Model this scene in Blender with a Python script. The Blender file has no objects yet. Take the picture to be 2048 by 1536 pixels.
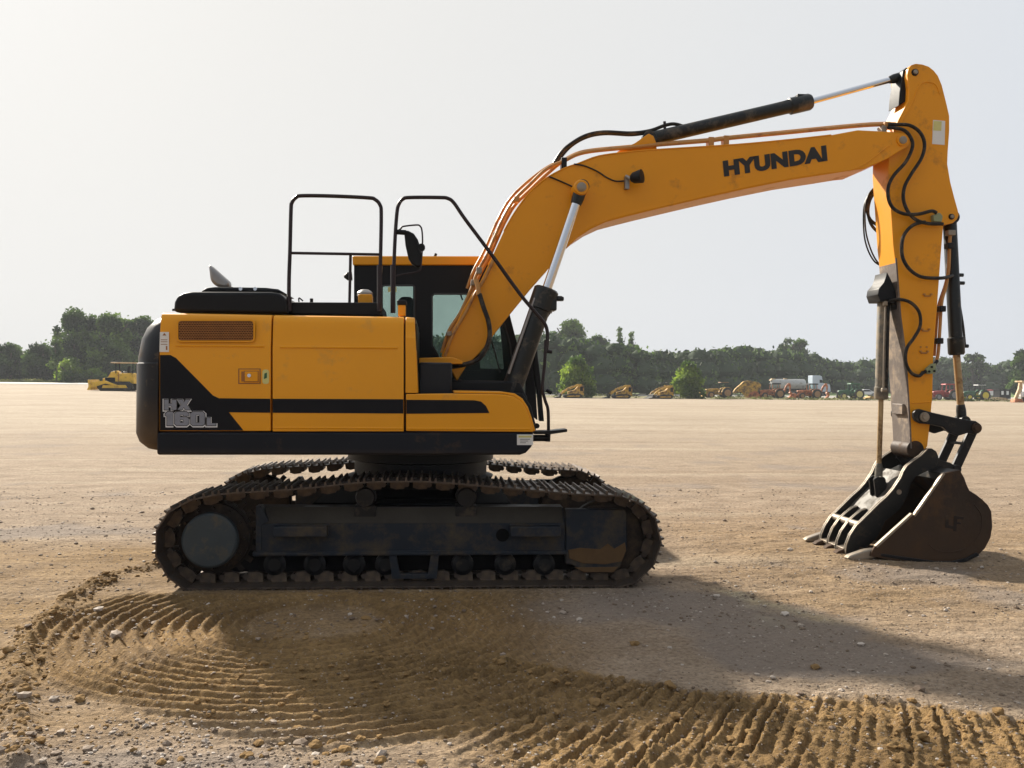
import bpy, bmesh, math, random
import numpy as np
from mathutils import Vector, Matrix, noise as mnoise
random.seed(7); rng = np.random.default_rng(11)
R = math.radians
C = bpy.context.scene.collection

# ------------------------------------------------------------------ camera
FPX, H = 1850.0, 1.63
YAW, ROLL = math.atan(154/FPX), R(0.6)
PIT = -math.atan(5/FPX)
F0 = Vector((math.sin(YAW)*math.cos(PIT), math.cos(YAW)*math.cos(PIT), math.sin(PIT)))
R0 = Vector((math.cos(YAW), -math.sin(YAW), 0))
U0 = R0.cross(F0)
RR = R0*math.cos(ROLL) + U0*math.sin(ROLL)
UU = U0*math.cos(ROLL) - R0*math.sin(ROLL)
CAM = Vector((0, 0, H))
def P(px, py, Y):
    d = F0 + RR*((px-1024)/FPX) - UU*((py-768)/FPX)
    return CAM + d*(Y/d.y)
def XZ(pts, Y):
    r = []
    for (a, b) in pts:
        p = P(a, b, Y); r.append((p.x, p.z))
    return r
def GP(px, py, z=0.0):
    d = F0 + RR*((px-1024)/FPX) - UU*((py-768)/FPX)
    p = CAM + d*((z-H)/d.z); return (p.x, p.y)
cd = bpy.data.cameras.new('camera'); cam = bpy.data.objects.new('camera', cd); C.objects.link(cam)
cd.sensor_width = 36; cd.lens = 36*FPX/2048; cd.clip_end = 3000; cd.clip_start = 0.05
m = Matrix((RR, UU, -F0)).transposed().to_4x4(); m.translation = CAM
cam.matrix_world = m
bpy.context.scene.camera = cam

# ------------------------------------------------------------------ materials
def mat(name, col, rough=0.5, metal=0.0, var=0.15, vscale=3.0, bump=0.0, bscale=40.0,
        dirt=None, damt=0.0, dscale=2.0, low=None, coat=0.0, spec=0.5, trans=0.0, sub=None, emis=None):
    M = bpy.data.materials.new(name); M.use_nodes = True
    nt = M.node_tree; N = nt.nodes; L = nt.links; b = N['Principled BSDF']
    b.inputs['Roughness'].default_value = rough; b.inputs['Metallic'].default_value = metal
    b.inputs['Specular IOR Level'].default_value = spec
    b.inputs['Coat Weight'].default_value = coat; b.inputs['Coat Roughness'].default_value = 0.15
    if trans: b.inputs['Transmission Weight'].default_value = trans
    tc = N.new('ShaderNodeTexCoord')
    n1 = N.new('ShaderNodeTexNoise'); n1.inputs['Scale'].default_value = vscale; n1.inputs['Detail'].default_value = 6
    n1.inputs['Roughness'].default_value = 0.6
    L.new(tc.outputs['Object'], n1.inputs['Vector'])
    mx = N.new('ShaderNodeMix'); mx.data_type = 'RGBA'
    mx.inputs['A'].default_value = tuple(c*(1-var) for c in col)+(1,)
    mx.inputs['B'].default_value = tuple(min(1, c*(1+var)) for c in col)+(1,)
    L.new(n1.outputs['Fac'], mx.inputs['Factor'])
    out = mx.outputs['Result']
    if dirt:
        n2 = N.new('ShaderNodeTexNoise'); n2.inputs['Scale'].default_value = dscale; n2.inputs['Detail'].default_value = 8
        n2.inputs['Roughness'].default_value = 0.7
        L.new(tc.outputs['Object'], n2.inputs['Vector'])
        mr = N.new('ShaderNodeMapRange'); mr.inputs['From Min'].default_value = 0.62-damt*0.35
        mr.inputs['From Max'].default_value = 0.72-damt*0.2; mr.inputs['To Max'].default_value = min(1.0, .5+damt)
        L.new(n2.outputs['Fac'], mr.inputs['Value'])
        fac = mr.outputs['Result']
        if low:   # splashed mud reaching up from the bottom to a height
            sx = N.new('ShaderNodeSeparateXYZ'); L.new(tc.outputs['Object'], sx.inputs[0])
            m2 = N.new('ShaderNodeMapRange'); m2.inputs['From Min'].default_value = low[1]; m2.inputs['From Max'].default_value = low[0]
            L.new(sx.outputs['Z'], m2.inputs['Value'])
            ad = N.new('ShaderNodeMath'); ad.operation = 'MULTIPLY'
            L.new(n2.outputs['Fac'], ad.inputs[0]); L.new(m2.outputs['Result'], ad.inputs[1])
            m3 = N.new('ShaderNodeMath'); m3.operation = 'MULTIPLY'; m3.inputs[1].default_value = 1.5; m3.use_clamp = True
            L.new(ad.outputs[0], m3.inputs[0])
            ax = N.new('ShaderNodeMath'); ax.operation = 'MAXIMUM'
            L.new(fac, ax.inputs[0]); L.new(m3.outputs[0], ax.inputs[1]); fac = ax.outputs[0]
        mx2 = N.new('ShaderNodeMix'); mx2.data_type = 'RGBA'
        L.new(out, mx2.inputs['A']); mx2.inputs['B'].default_value = tuple(dirt)+(1,)
        L.new(fac, mx2.inputs['Factor']); out = mx2.outputs['Result']
        rm = N.new('ShaderNodeMapRange'); rm.inputs['To Min'].default_value = rough; rm.inputs['To Max'].default_value = 0.9
        L.new(fac, rm.inputs['Value']); L.new(rm.outputs['Result'], b.inputs['Roughness'])
    L.new(out, b.inputs['Base Color'])
    if bump:
        n3 = N.new('ShaderNodeTexNoise'); n3.inputs['Scale'].default_value = bscale; n3.inputs['Detail'].default_value = 5
        L.new(tc.outputs['Object'], n3.inputs['Vector'])
        bp = N.new('ShaderNodeBump'); bp.inputs['Strength'].default_value = bump; bp.inputs['Distance'].default_value = 0.01
        L.new(n3.outputs['Fac'], bp.inputs['Height']); L.new(bp.outputs['Normal'], b.inputs['Normal'])
    return M
MUD = (.20, .125, .06)
M = {}
M['yellow'] = mat('orange_yellow_paint', (.80, .335, .005), .36, var=.07, vscale=1.5, bump=.05, bscale=90, dirt=(.50,.26,.06), damt=.12, dscale=3, coat=.1, spec=.3)
M['yellow_boom'] = mat('boom_paint', (.78, .315, .005), .42, var=.08, vscale=2, bump=.06, bscale=60, dirt=(.42,.17,.03), damt=.14, dscale=4, coat=.08, spec=.3)
M['pipe'] = mat('orange_pipe_paint', (.46, .215, .045), .4, var=.2, vscale=6, dirt=(.25,.1,.05), damt=.3, dscale=8)
M['navy'] = mat('black_body_paint', (.007, .009, .014), .33, spec=.22, var=.2, vscale=4, bump=.04, bscale=80, dirt=(.10,.075,.05), damt=.12, dscale=4, coat=.2)
M['cw'] = mat('counterweight_paint', (.010, .011, .014), .42, spec=.3, var=.3, vscale=4, bump=.12, bscale=40, dirt=(.16,.10,.05), damt=.2, dscale=4, low=(.92, 1.5))
M['skirt'] = mat('muddy_skirt_paint', (.006, .009, .016), .45, spec=.2, var=.3, vscale=3, bump=.1, bscale=50, dirt=(.10,.065,.035), damt=.08, dscale=2.5, low=(.92, 1.10))
M['black'] = mat('black_plastic', (.007, .008, .010), .45, spec=.2, var=.2, vscale=5, bump=.06, bscale=120)
M['blackm'] = mat('black_metal', (.007, .008, .010), .38, spec=.25, var=.3, vscale=6, dirt=(.09,.07,.05), damt=.2, dscale=6, bump=.06, bscale=60)
M['cyl'] = mat('cylinder_paint', (.011, .014, .015), .35, spec=.35, var=.3, vscale=5, dirt=(.14,.11,.08), damt=.25, dscale=5)
M['dustcyl'] = mat('dusty_cylinder_paint', (.10, .095, .08), .55, var=.4, vscale=5, dirt=(.30,.25,.18), damt=.45, dscale=6)
M['chrome'] = mat('chrome_rod', (.72, .74, .78), .13, 1.0, var=.05)
M['rodmud'] = mat('muddy_rod', (.42, .30, .16), .35, .6, var=.3, vscale=8, dirt=(.22,.13,.06), damt=.4, dscale=10)
M['steel'] = mat('track_steel', (.024, .018, .015), .6, .2, spec=.2, var=.5, vscale=9, bump=.3, bscale=30, dirt=(.085,.058,.038), damt=.4, dscale=7)
M['shoe'] = mat('worn_shoe_steel', (.085, .066, .054), .45, .45, spec=.3, var=.5, vscale=8, bump=.3, bscale=25, dirt=(.20,.145,.095), damt=.4, dscale=6)
M['frame'] = mat('track_frame_paint', (.013, .019, .029), .5, spec=.25, var=.4, vscale=4, bump=.15, bscale=30, dirt=(.075,.058,.040), damt=.45, dscale=4.5)
M['framedust'] = mat('dusty_frame_top', (.040, .034, .026), .8, var=.5, vscale=5, bump=.3, bscale=30)
M['mudcake'] = mat('caked_mud', (.105, .058, .022), .9, var=.4, vscale=9, bump=.8, bscale=14)
M['drive'] = mat('final_drive_cover', (.028, .040, .048), .6, var=.35, vscale=6, bump=.15, bscale=40, dirt=(.10,.085,.06), damt=.3, dscale=8)
M['rubber'] = mat('hose_rubber', (.010, .010, .010), .42, spec=.3, var=.4, vscale=12, dirt=(.12,.09,.06), damt=.3, dscale=12)
M['rail'] = mat('handrail_paint', (.020, .013, .016), .35, spec=.3, var=.3, vscale=8)
M['bucket'] = mat('rusty_bucket_steel', (.032, .021, .015), .55, .25, spec=.3, var=.5, vscale=4, bump=.3, bscale=30, dirt=(.085,.048,.026), damt=.42, dscale=5, low=(.05,.6))
M['thumb'] = mat('thumb_steel', (.018, .018, .018), .42, .3, spec=.3, var=.4, vscale=6, bump=.15, bscale=40, dirt=(.09,.065,.04), damt=.2, dscale=6)
M['web'] = mat('rubbed_thumb_plate', (.095, .088, .075), .55, .1, var=.5, vscale=6, bump=.15, bscale=40, dirt=(.07,.055,.04), damt=.4, dscale=5)
M['worn'] = mat('worn_bare_steel', (.30, .26, .21), .45, .6, var=.3, vscale=8, bump=.2, bscale=30, dirt=(.25,.18,.11), damt=.3, dscale=8)
M['wear'] = mat('scuffed_guard_plate', (.14, .115, .10), .6, .2, var=.35, vscale=5, bump=.3, bscale=25, dirt=(.36,.28,.20), damt=.35, dscale=5)
M['valve'] = mat('green_valve_block', (.26, .30, .17), .6, var=.3, vscale=12)
M['white'] = mat('white_sticker', (.74, .74, .72), .5, var=.08, vscale=12)
M['stick'] = mat('yellow_sticker', (.62, .58, .22), .5, var=.15, vscale=20)
M['silver'] = mat('silver_decal', (.22, .24, .29), .4, .2, var=.3, vscale=18)
M['letter'] = mat('black_lettering', (.010, .008, .008), .5, var=.1)
M['exh'] = mat('exhaust_metal', (.30, .29, .28), .42, .8, var=.25, vscale=8)
M['dark'] = mat('dark_recess', (.004, .004, .005), .8, spec=.05, var=.1)
M['grille'] = mat('brown_grille', (.30, .115, .022), .55, var=.3, vscale=20)
M['tire'] = mat('tyre_rubber', (.022, .021, .020), .85, var=.3, vscale=3, dirt=(.12,.09,.06), damt=.25, dscale=2)
M['byellow'] = mat('faded_yellow_paint', (.56, .33, .030), .55, var=.3, vscale=1.5, dirt=(.10,.06,.03), damt=.55, dscale=2.2)
M['borange'] = mat('faded_orange_paint', (.52, .17, .06), .55, var=.25, vscale=1.5, dirt=(.14,.07,.04), damt=.5, dscale=2.0)
M['bgreen'] = mat('green_tractor_paint', (.020, .11, .045), .45, var=.2, vscale=1.5)
M['bred'] = mat('red_tractor_paint', (.34, .03, .03), .45, var=.25, vscale=1.5)
M['rimy'] = mat('yellow_rim', (.74, .60, .06), .5, var=.1)
M['rimc'] = mat('cream_rim', (.66, .58, .22), .5, var=.1)
M['rimg'] = mat('grey_rim', (.25, .24, .26), .5, var=.2)
M['rimo'] = mat('rusty_rim', (.36, .20, .09), .6, var=.2)
M['dozer'] = mat('clear_yellow_paint', (.74, .47, .03), .5, var=.15, vscale=1.5, dirt=(.22,.12,.04), damt=.25, dscale=2)
M['seal'] = mat('window_seal', (.035, .036, .038), .5, var=.2)
M['bwhite'] = mat('white_vehicle_paint', (.70, .72, .73), .35, var=.08, vscale=1)
M['tank'] = mat('dull_tank_metal', (.42, .43, .42), .45, .5, var=.2, vscale=1.2, dirt=(.25,.22,.18), damt=.25, dscale=1.5)
M['tan'] = mat('tan_machine_paint', (.56, .42, .24), .55, var=.25, vscale=1.5, dirt=(.32,.16,.07), damt=.35, dscale=1.5)
M['blue'] = mat('pale_blue_panel', (.40, .48, .56), .5, var=.15, vscale=1)
def glass(name, col, alpha):
    g = bpy.data.materials.new(name); g.use_nodes = True; nt = g.node_tree; N = nt.nodes; L = nt.links
    b = N['Principled BSDF']; b.inputs['Base Color'].default_value = (.02, .04, .04, 1); b.inputs['Roughness'].default_value = .04
    t = N.new('ShaderNodeBsdfTransparent'); t.inputs['Color'].default_value = tuple(col)+(1,)
    tc = N.new('ShaderNodeTexCoord'); n = N.new('ShaderNodeTexNoise'); n.inputs['Scale'].default_value = 5
    L.new(tc.outputs['Object'], n.inputs['Vector'])
    mr = N.new('ShaderNodeMapRange'); mr.inputs['To Min'].default_value = alpha*.8; mr.inputs['To Max'].default_value = alpha*1.2
    L.new(n.outputs['Fac'], mr.inputs['Value'])
    ms = N.new('ShaderNodeMixShader'); L.new(mr.outputs['Result'], ms.inputs['Fac'])
    L.new(t.outputs[0], ms.inputs[1]); L.new(b.outputs[0], ms.inputs[2])
    L.new(ms.outputs[0], N['Material Output'].inputs['Surface']); return g
M['glass'] = glass('green_tinted_glass', (.85, .925, .90), .16)

# ------------------------------------------------------------------ mesh builder
class MB:
    def __init__(s): s.v = []; s.f = []
    def add(s, v, f):
        o = len(s.v); s.v += [tuple(a) for a in v]; s.f += [tuple(i+o for i in q) for q in f]; return s
    def box(s, x0, x1, y0, y1, z0, z1):
        v = [(x0,y0,z0),(x1,y0,z0),(x1,y1,z0),(x0,y1,z0),(x0,y0,z1),(x1,y0,z1),(x1,y1,z1),(x0,y1,z1)]
        return s.add(v, [(0,3,2,1),(4,5,6,7),(0,1,5,4),(1,2,6,5),(2,3,7,6),(3,0,4,7)])
    def prism(s, pts, y0, y1):      # pts (x,z) outline, y0 near
        n = len(pts); a = sum(pts[i][0]*pts[(i+1)%n][1]-pts[(i+1)%n][0]*pts[i][1] for i in range(n))
        if a < 0: pts = pts[::-1]
        v = [(x,y0,z) for x,z in pts]+[(x,y1,z) for x,z in pts]
        f = [tuple(range(n)), tuple(range(2*n-1, n-1, -1))]+[((i+1)%n, i, i+n, (i+1)%n+n) for i in range(n)]
        return s.add(v, f)
    def cyl(s, p0, p1, r0, r1=None, n=16):
        return s.rev(p0, p1, [(0, r0), (1, r0 if r1 is None else r1)], n)
    def rev(s, p0, p1, prof, n=20, caps=True):   # prof: (t along p0->p1, r)
        p0 = Vector(p0); p1 = Vector(p1); ax = (p1-p0); an = ax.normalized()
        u = an.orthogonal().normalized(); w = an.cross(u)
        v = []; f = []
        for t, r in prof:
            for k in range(n):
                a = 2*math.pi*k/n; v.append(p0+ax*t+(u*math.cos(a)+w*math.sin(a))*r)
        for j in range(len(prof)-1):
            for k in range(n):
                f.append((j*n+k, j*n+(k+1)%n, (j+1)*n+(k+1)%n, (j+1)*n+k))
        if caps: f.append(tuple(range(n-1, -1, -1))); f.append(tuple(range((len(prof)-1)*n, len(prof)*n)))
        return s.add(v, f)
    def tube(s, pts, r, n=8, sub=6, smooth=True):
        pts = [Vector(p) for p in pts]
        if smooth and len(pts) > 2:
            q = []
            for i in range(len(pts)-1):
                a = pts[max(i-1,0)]; b = pts[i]; c = pts[i+1]; d = pts[min(i+2,len(pts)-1)]
                for k in range(sub):
                    t = k/sub
                    q.append(.5*((2*b)+(c-a)*t+(2*a-5*b+4*c-d)*t*t+(3*b-a-3*c+d)*t**3))
            q.append(pts[-1]); pts = q
        v = []; f = []; T0 = None; u = None
        for i, p in enumerate(pts):
            t = (pts[min(i+1,len(pts)-1)]-pts[max(i-1,0)]).normalized()
            if u is None: u = t.orthogonal().normalized()
            else: u = (u-t*u.dot(t)).normalized()
            w = t.cross(u)
            for k in range(n):
                a = 2*math.pi*k/n; v.append(p+(u*math.cos(a)+w*math.sin(a))*r)
        m_ = len(pts)
        for j in range(m_-1):
            for k in range(n): f.append((j*n+k, j*n+(k+1)%n, (j+1)*n+(k+1)%n, (j+1)*n+k))
        f.append(tuple(range(n-1,-1,-1))); f.append(tuple(range((m_-1)*n, m_*n)))
        return s.add(v, f)
    def bar(s, p0, p1, w, h, up=(0,1,0)):
        p0 = Vector(p0); p1 = Vector(p1); t = (p1-p0).normalized(); a = (Vector(up)-t*Vector(up).dot(t)).normalized()
        b = t.cross(a); a *= w/2; b *= h/2
        v = [p0-a-b, p0+a-b, p0+a+b, p0-a+b, p1-a-b, p1+a-b, p1+a+b, p1-a+b]
        return s.add(v, [(0,3,2,1),(4,5,6,7),(0,1,5,4),(1,2,6,5),(2,3,7,6),(3,0,4,7)])
    def build(s, name, m, parent=None, bevel=0, label=None, seg=2, ang=35):
        me = bpy.data.meshes.new(name); off = OFF if parent is not None else Vector((0,0,0))
        me.from_pydata([(a[0]-off[0], a[1]-off[1], a[2]-off[2]) for a in s.v], [], s.f)
        bm_ = bmesh.new(); bm_.from_mesh(me); bmesh.ops.recalc_face_normals(bm_, faces=bm_.faces); bm_.to_mesh(me); bm_.free()
        me.update(); me.materials.append(M[m] if isinstance(m, str) else m)
        me.shade_smooth(); me.set_sharp_from_angle(angle=R(ang))
        o = bpy.data.objects.new(name, me); C.objects.link(o)
        if parent is not None: o.parent = parent
        if bevel:
            b = o.modifiers.new('bevel', 'BEVEL'); b.width = bevel; b.segments = seg; b.limit_method = 'ANGLE'; b.angle_limit = R(30)
            b.harden_normals = False
        if label: o['label'] = label
        return o
OFF = Vector((0,0,0))
def thing(name, label, cat, loc, rotz=0, group=None):
    o = bpy.data.objects.new(name, None); C.objects.link(o); o.location = loc; o.rotation_euler = (0,0,rotz)
    o['label'] = label; o['category'] = cat
    if group: o['group'] = group
    return o
def tag(o, label, cat, group=None):
    o['label'] = label; o['category'] = cat
    if group: o['group'] = group
    return o
GLYPH = {
 'H': (1.0, [[(0,0),(.36,0),(.36,.38),(.64,.38),(.64,0),(1,0),(1,1),(.64,1),(.64,.62),(.36,.62),(.36,1),(0,1)]]),
 'X': (1.05, [[(0,0),(.38,0),(.52,.28),(.66,0),(1.05,0),(.75,.5),(1.05,1),(.68,1),(.53,.72),(.40,1),(0,1),(.30,.5)]]),
 '1': (.52, [[(.12,0),(.52,0),(.52,1),(.17,1),(0,.84),(0,.70),(.12,.70)]]),
 '6': (.95, [[(.95,.70),(.95,.86),(.8,1),(.15,1),(0,.86),(0,.14),(.15,0),(.8,0),(.95,.14),(.95,.48),(.8,.62),(.36,.62),(.36,.79),(.59,.79),(.59,.70)],[(.36,.21),(.59,.21),(.59,.43),(.36,.43)]]),
 '0': (.95, [[(.15,0),(.8,0),(.95,.14),(.95,.86),(.8,1),(.15,1),(0,.86),(0,.14)],[(.36,.21),(.59,.21),(.59,.79),(.36,.79)]]),
 'L': (.85, [[(0,0),(.85,0),(.85,.3),(.36,.3),(.36,1),(0,1)]])}
def glyph_curve(name, txt, bold):
    cu = bpy.data.curves.new(name, 'CURVE'); cu.dimensions = '2D'; cu.fill_mode = 'BOTH'; cu.offset = bold; x = 0
    for ch in txt:
        w, loops = GLYPH[ch]
        for lp_ in loops:
            s = cu.splines.new('POLY'); s.points.add(len(lp_)-1); s.use_cyclic_u = True
            for p_, (a, b) in zip(s.points, lp_): p_.co = (x+a, b, 0, 1)
        x += w+.10
    return cu
def text_mesh(name, txt, p00, p10, p01, m, parent, bold=.02, depth=.003, spacing=1.06, block=False):
    """lettering laid on the quad p00 (bottom left), p10 (bottom right), p01 (top left), standing proud toward -Y"""
    if block: cu = glyph_curve(name, txt, bold)
    else: cu = bpy.data.curves.new(name, 'FONT'); cu.body = txt; cu.offset = bold; cu.space_character = spacing; cu.resolution_u = 4
    o = bpy.data.objects.new(name, cu); C.objects.link(o)
    dg = bpy.context.evaluated_depsgraph_get(); me = bpy.data.meshes.new_from_object(o.evaluated_get(dg))
    bpy.data.objects.remove(o)
    xs = [v.co.x for v in me.vertices]; ys = [v.co.y for v in me.vertices]
    x0, x1, y0, y1 = min(xs), max(xs), min(ys), max(ys)
    p00, p10, p01 = Vector(p00), Vector(p10), Vector(p01)
    for v in me.vertices:
        v.co = p00+(p10-p00)*((v.co.x-x0)/(x1-x0))+(p01-p00)*((v.co.y-y0)/(y1-y0))+Vector((0,-depth,0))-OFF
    me.materials.clear(); me.materials.append(M[m])
    ob = bpy.data.objects.new(name, me); C.objects.link(ob); ob.parent = parent
    return ob
HAZE, EXPO, SKYK = .0004, .90, 6.4
# ------------------------------------------------------------------ terrain
def macro(x, y):
    x = np.asarray(x, float); y = np.asarray(y, float)
    zl = np.interp(y, [0, 60, 100, 140, 180, 400], [0, .02, .15, .27, .46, .6])
    zr = np.interp(y, [0, 40, 100, 150, 190, 230, 400], [0, -.02, -.40, -.72, -.62, -.5, -.4])
    t = np.clip((x/np.maximum(y, 1)+.27)/.36, 0, 1); t = t*t*(3-2*t)
    return zl*(1-t)+zr*t
_L = rng.random((256, 256))
def vnoise(x, y):
    xi = np.floor(x).astype(int); yi = np.floor(y).astype(int); fx = x-xi; fy = y-yi
    fx = fx*fx*(3-2*fx); fy = fy*fy*(3-2*fy)
    g = lambda i, j: _L[i % 256, j % 256]
    return (g(xi,yi)*(1-fx)+g(xi+1,yi)*fx)*(1-fy)+(g(xi,yi+1)*(1-fx)+g(xi+1,yi+1)*fx)*fy
def fbm(x, y, o=4, lac=2.03, gain=.5):
    s = 0; a = 1; t = 0
    for i in range(o):
        s = s+a*vnoise(x+17.3*i, y+9.1*i); t += a; a *= gain; x = x*lac; y = y*lac
    return s/t-.5
def sm(a, b, v):
    t = np.clip((v-a)/(b-a), 0, 1); return t*t*(3-2*t)
CX, CY = -.80, 6.3
# upper edge of the fan of track prints, traced on the ground
FB = [GP(*p) for p in [(860,1318),(1000,1322),(1130,1340),(1200,1352),(1330,1374),(1400,1384),(1560,1386),(1750,1400),(2048,1440),(2400,1470)]]
FBX = [p[0] for p in FB]; FBY = [p[1] for p in FB]
FK = [3.2, 2.3, 1.25, .95, .68, .58, .48, .40, .30, .2]
# berm at the far left where the track turned
BERM = [GP(*p) for p in [(330,1128),(240,1150),(190,1172),(130,1208),(75,1262),(40,1330),(22,1420),(30,1536)]]
def seg_dist(x, y, pts):
    d = np.full(x.shape, 1e9)
    for (ax, ay), (bx, by) in zip(pts[:-1], pts[1:]):
        vx, vy = bx-ax, by-ay; t = np.clip(((x-ax)*vx+(y-ay)*vy)/(vx*vx+vy*vy), 0, 1)
        d = np.minimum(d, np.hypot(x-ax-t*vx, y-ay-t*vy))
    return d
def fan_u(x, y):
    """index of the grouser print that passes through each point (prints curve away down-left)"""
    u = np.zeros(x.shape)
    S = np.linspace(FBX[0], FBX[-1]+1.5, 260); by = np.interp(S, FBX, FBY); k = np.interp(S, FBX, FK)
    for i in range(x.shape[0]):
        dy = by-y[i, 0]
        xx = S-k*dy-.10*np.sign(dy)*dy*dy
        xx = np.maximum.accumulate(xx+np.arange(len(S))*1e-7)
        u[i] = np.interp(x[i], xx, S)
    return u
def detail(x, y):
    """height detail and soil masks on a regular grid (rows share y)"""
    far = 1-sm(14, 30, y)
    h = .030*fbm(x*.7, y*.7, 3)*far+.016*fbm(x*3, y*3, 4)*far
    wx = x+.10*fbm(x*.9+5, y*.9, 2); wy = y+.10*fbm(x*.9, y*.9+9, 2)
    r = np.hypot(wx-CX, wy-CY); ang = np.arctan2(-(wy-CY), -(wx-CX))
    # circular scuffs left of and in front of the near track
    rm_ = 1.62+.45*sm(-1.6, -.4, x)
    mL = sm(.30, .5, r)*(1-sm(rm_, rm_+.25, r))*(1-sm(.3, 1.3, x))*(1-sm(7.0, 7.5, y))
    prof = lambda u: (np.abs(((u) % 1)-.5)*2)
    ridL = .5+.5*np.cos(6.2832*(r/.100+.6*fbm(x*.7, y*.7, 2)+.35*ang))
    soft = .75+1.2*np.clip(fbm(x*1.3+30, y*1.3, 3)+.15, 0, 1)
    h = h+mL*soft*(.040*ridL**1.4-.018)
    # fan of prints lower right
    u = fan_u(x, y); b = np.interp(x, FBX, FBY)
    dd = b-wy
    mF = sm(-.03, .08, dd)*(1-sm(1.15, 1.9, dd))*sm(-.1, .7, x+.35*(y-4))
    per = .062
    pu = (u+.055*fbm(x*.9+11, y*.9, 2)+.030*fbm(x*3.1+50, y*3.1, 3)+.018*fbm(x*11, y*11, 2))/per
    idn = vnoise(np.floor(pu)*3.7, np.floor(pu)*1.3)
    brk = np.clip(.24+2.1*fbm(x*3.1+70, y*3.1, 3)+.8*idn, .05, 1.35)
    ridF = sm(.28, .50, prof(pu))*(.7+.6*idn)
    h = h+mF*(brk*(.038*ridF-.024)+.016*fbm(x*12, y*12, 3)+.020*fbm(x*29, y*29, 2)*ridF-.010*np.clip(fbm(x*16+9, y*16, 2)*4, 0, 1)*ridF)
    h = h+.030*np.exp(-((dd+.03)/.06)**2)*sm(-.2, .6, x)*np.clip(.5+1.5*fbm(x*5, y*5, 3), 0, 1)   # rim pushed up along the print edge
    # berm
    db = seg_dist(wx, wy, BERM); bm_ = np.exp(-(db/.085)**2)
    h = h+bm_*(.038+.06*fbm(x*7, y*7, 3))
    # rough churned soil
    near = 1-sm(5.0, 9.5, y)
    rgh = np.clip(.14*mL+.8*mF+bm_*.6+.55*(1-sm(3.6, 4.5, y))+.35*(1-sm(-3.2, -1.9, x))*(1-sm(7.5, 8.3, y)), 0, 1)
    ch = np.clip(mL+mF+bm_*.8+.55*(1-sm(3.6, 4.7, y))+.35*(1-sm(-3.2, -1.9, x))*(1-sm(7.5, 8.3, y)), 0, 1)
    h = h+rgh*(.044*fbm(x*6, y*6, 4)+.030*np.abs(fbm(x*15, y*15, 4))*2+.016*fbm(x*31, y*31, 2))
    h = h+near*.015*fbm(x*19, y*22, 3)+far*.010*fbm(x*9, y*15, 3)
    # scuffed rows between the track and the bucket
    ms = sm(1.7, 2.4, x)*(1-sm(9.5, 12, y))*sm(5.6, 6.6, y)
    h = h+ms*.042*fbm(x*2.6, y*8, 4)
    # bucket rests on slightly higher soil
    h = h+.085*np.exp(-(((x-4.1)/1.5)**2+((y-8.5)/.95)**2))
    # ground under the tracks pressed flat
    for yc in (7.5, 9.5):
        mt = (1-sm(.33, .48, np.abs(y-yc)))*sm(-2.25, -2.05, x)*(1-sm(1.55, 1.8, x))
        h = h*(1-mt)+mt*(.012+.012*fbm(x*9, y*9, 3))
    gravel = (1-.8*np.clip(mL+(1-sm(.45, .7, r)), 0, 1))*np.clip(sm(.10, .26, fbm(x*.9+3, y*.9+40, 4)+.34*np.exp(-(((x+1.15)/.9)**2+((y-4.0)/.55)**2))+.24*sm(-.1, .8, x)*sm(4.85, 5.2, y)*(1-sm(6.6, 7.3, y))), 0, 1)  # gravel patches, plus grey painted in where the machine's shadow falls
    zone = sm(-1.75, -2.1, x)*(1-sm(8.6, 9.3, y+.15*x+.5*fbm(x*.8, y*.8, 3)))
    zone = np.maximum(zone, (1-sm(4.4, 5.2, y+.6*fbm(x*.9, y*.9, 3)))*(1-sm(-.6, 0, x)))
    zone = np.maximum(zone, .62*sm(1.9, 3.0, x+.8*fbm(x*.6, y*.6, 3))*sm(5.3, 6.6, y)*(1-sm(9.5, 12.5, y)))
    zone = np.maximum(zone, (1-sm(.7, .9, r))*(1-sm(6.95, 7.3, y)))
    patch = np.exp(-(((x+1.15)/.95)**2+((y-3.95)/.5)**2)**1.5)
    ch = np.clip(np.maximum(ch, zone*(.75+.8*fbm(x*1.1, y*2.2, 4)))-.9*patch, 0, 1)
    return h, ch, gravel, mL, mF
def grade(a, b, s0, g):
    r = [a]; s = s0
    while r[-1] < b: r.append(r[-1]+s); s *= g
    return r
xs = np.array(sorted(set([-a for a in grade(0, 1, .012, 1.0)][1:]) | set(grade(0, 1, .012, 1.0))))
fx = np.arange(-3.6, 4.3, .0105); ex = grade(4.3, 700, .018, 1.07); lx = [-a for a in grade(3.6, 700, .018, 1.07)][::-1]
xs = np.array(lx[:-1]+list(fx)+ex)
ny = []; y_ = 2.9
while y_ < 10.5: ny.append(y_); y_ += .0078*(y_/3.5)**1.25
ny += grade(y_, 900, .035, 1.045)
ys = np.array([-40, 0, 1.5, 2.4]+ny)
X, Y = np.meshgrid(xs, ys)
hh, ch, gravel_shade, mLm, mFm = detail(X, Y)
Z = macro(X, Y)+hh
nx_, ny_ = len(xs), len(ys)
print('ground grid', nx_, ny_, nx_*ny_)
me = bpy.data.meshes.new('ground')
co = np.stack([X, Y, Z], -1).reshape(-1, 3)
idx = np.arange(nx_*ny_).reshape(ny_, nx_)
q = np.stack([idx[:-1,:-1], idx[:-1,1:], idx[1:,1:], idx[1:,:-1]], -1).reshape(-1, 4)
me.vertices.add(len(co)); me.vertices.foreach_set('co', co.ravel())
me.loops.add(q.size); me.loops.foreach_set('vertex_index', q.ravel())
me.polygons.add(len(q)); me.polygons.foreach_set('loop_start', np.arange(0, q.size, 4)); me.polygons.foreach_set('loop_total', np.full(len(q), 4))
me.update(calc_edges=True); me.shade_smooth()
at = me.color_attributes.new('soil', 'FLOAT_COLOR', 'POINT')
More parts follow.
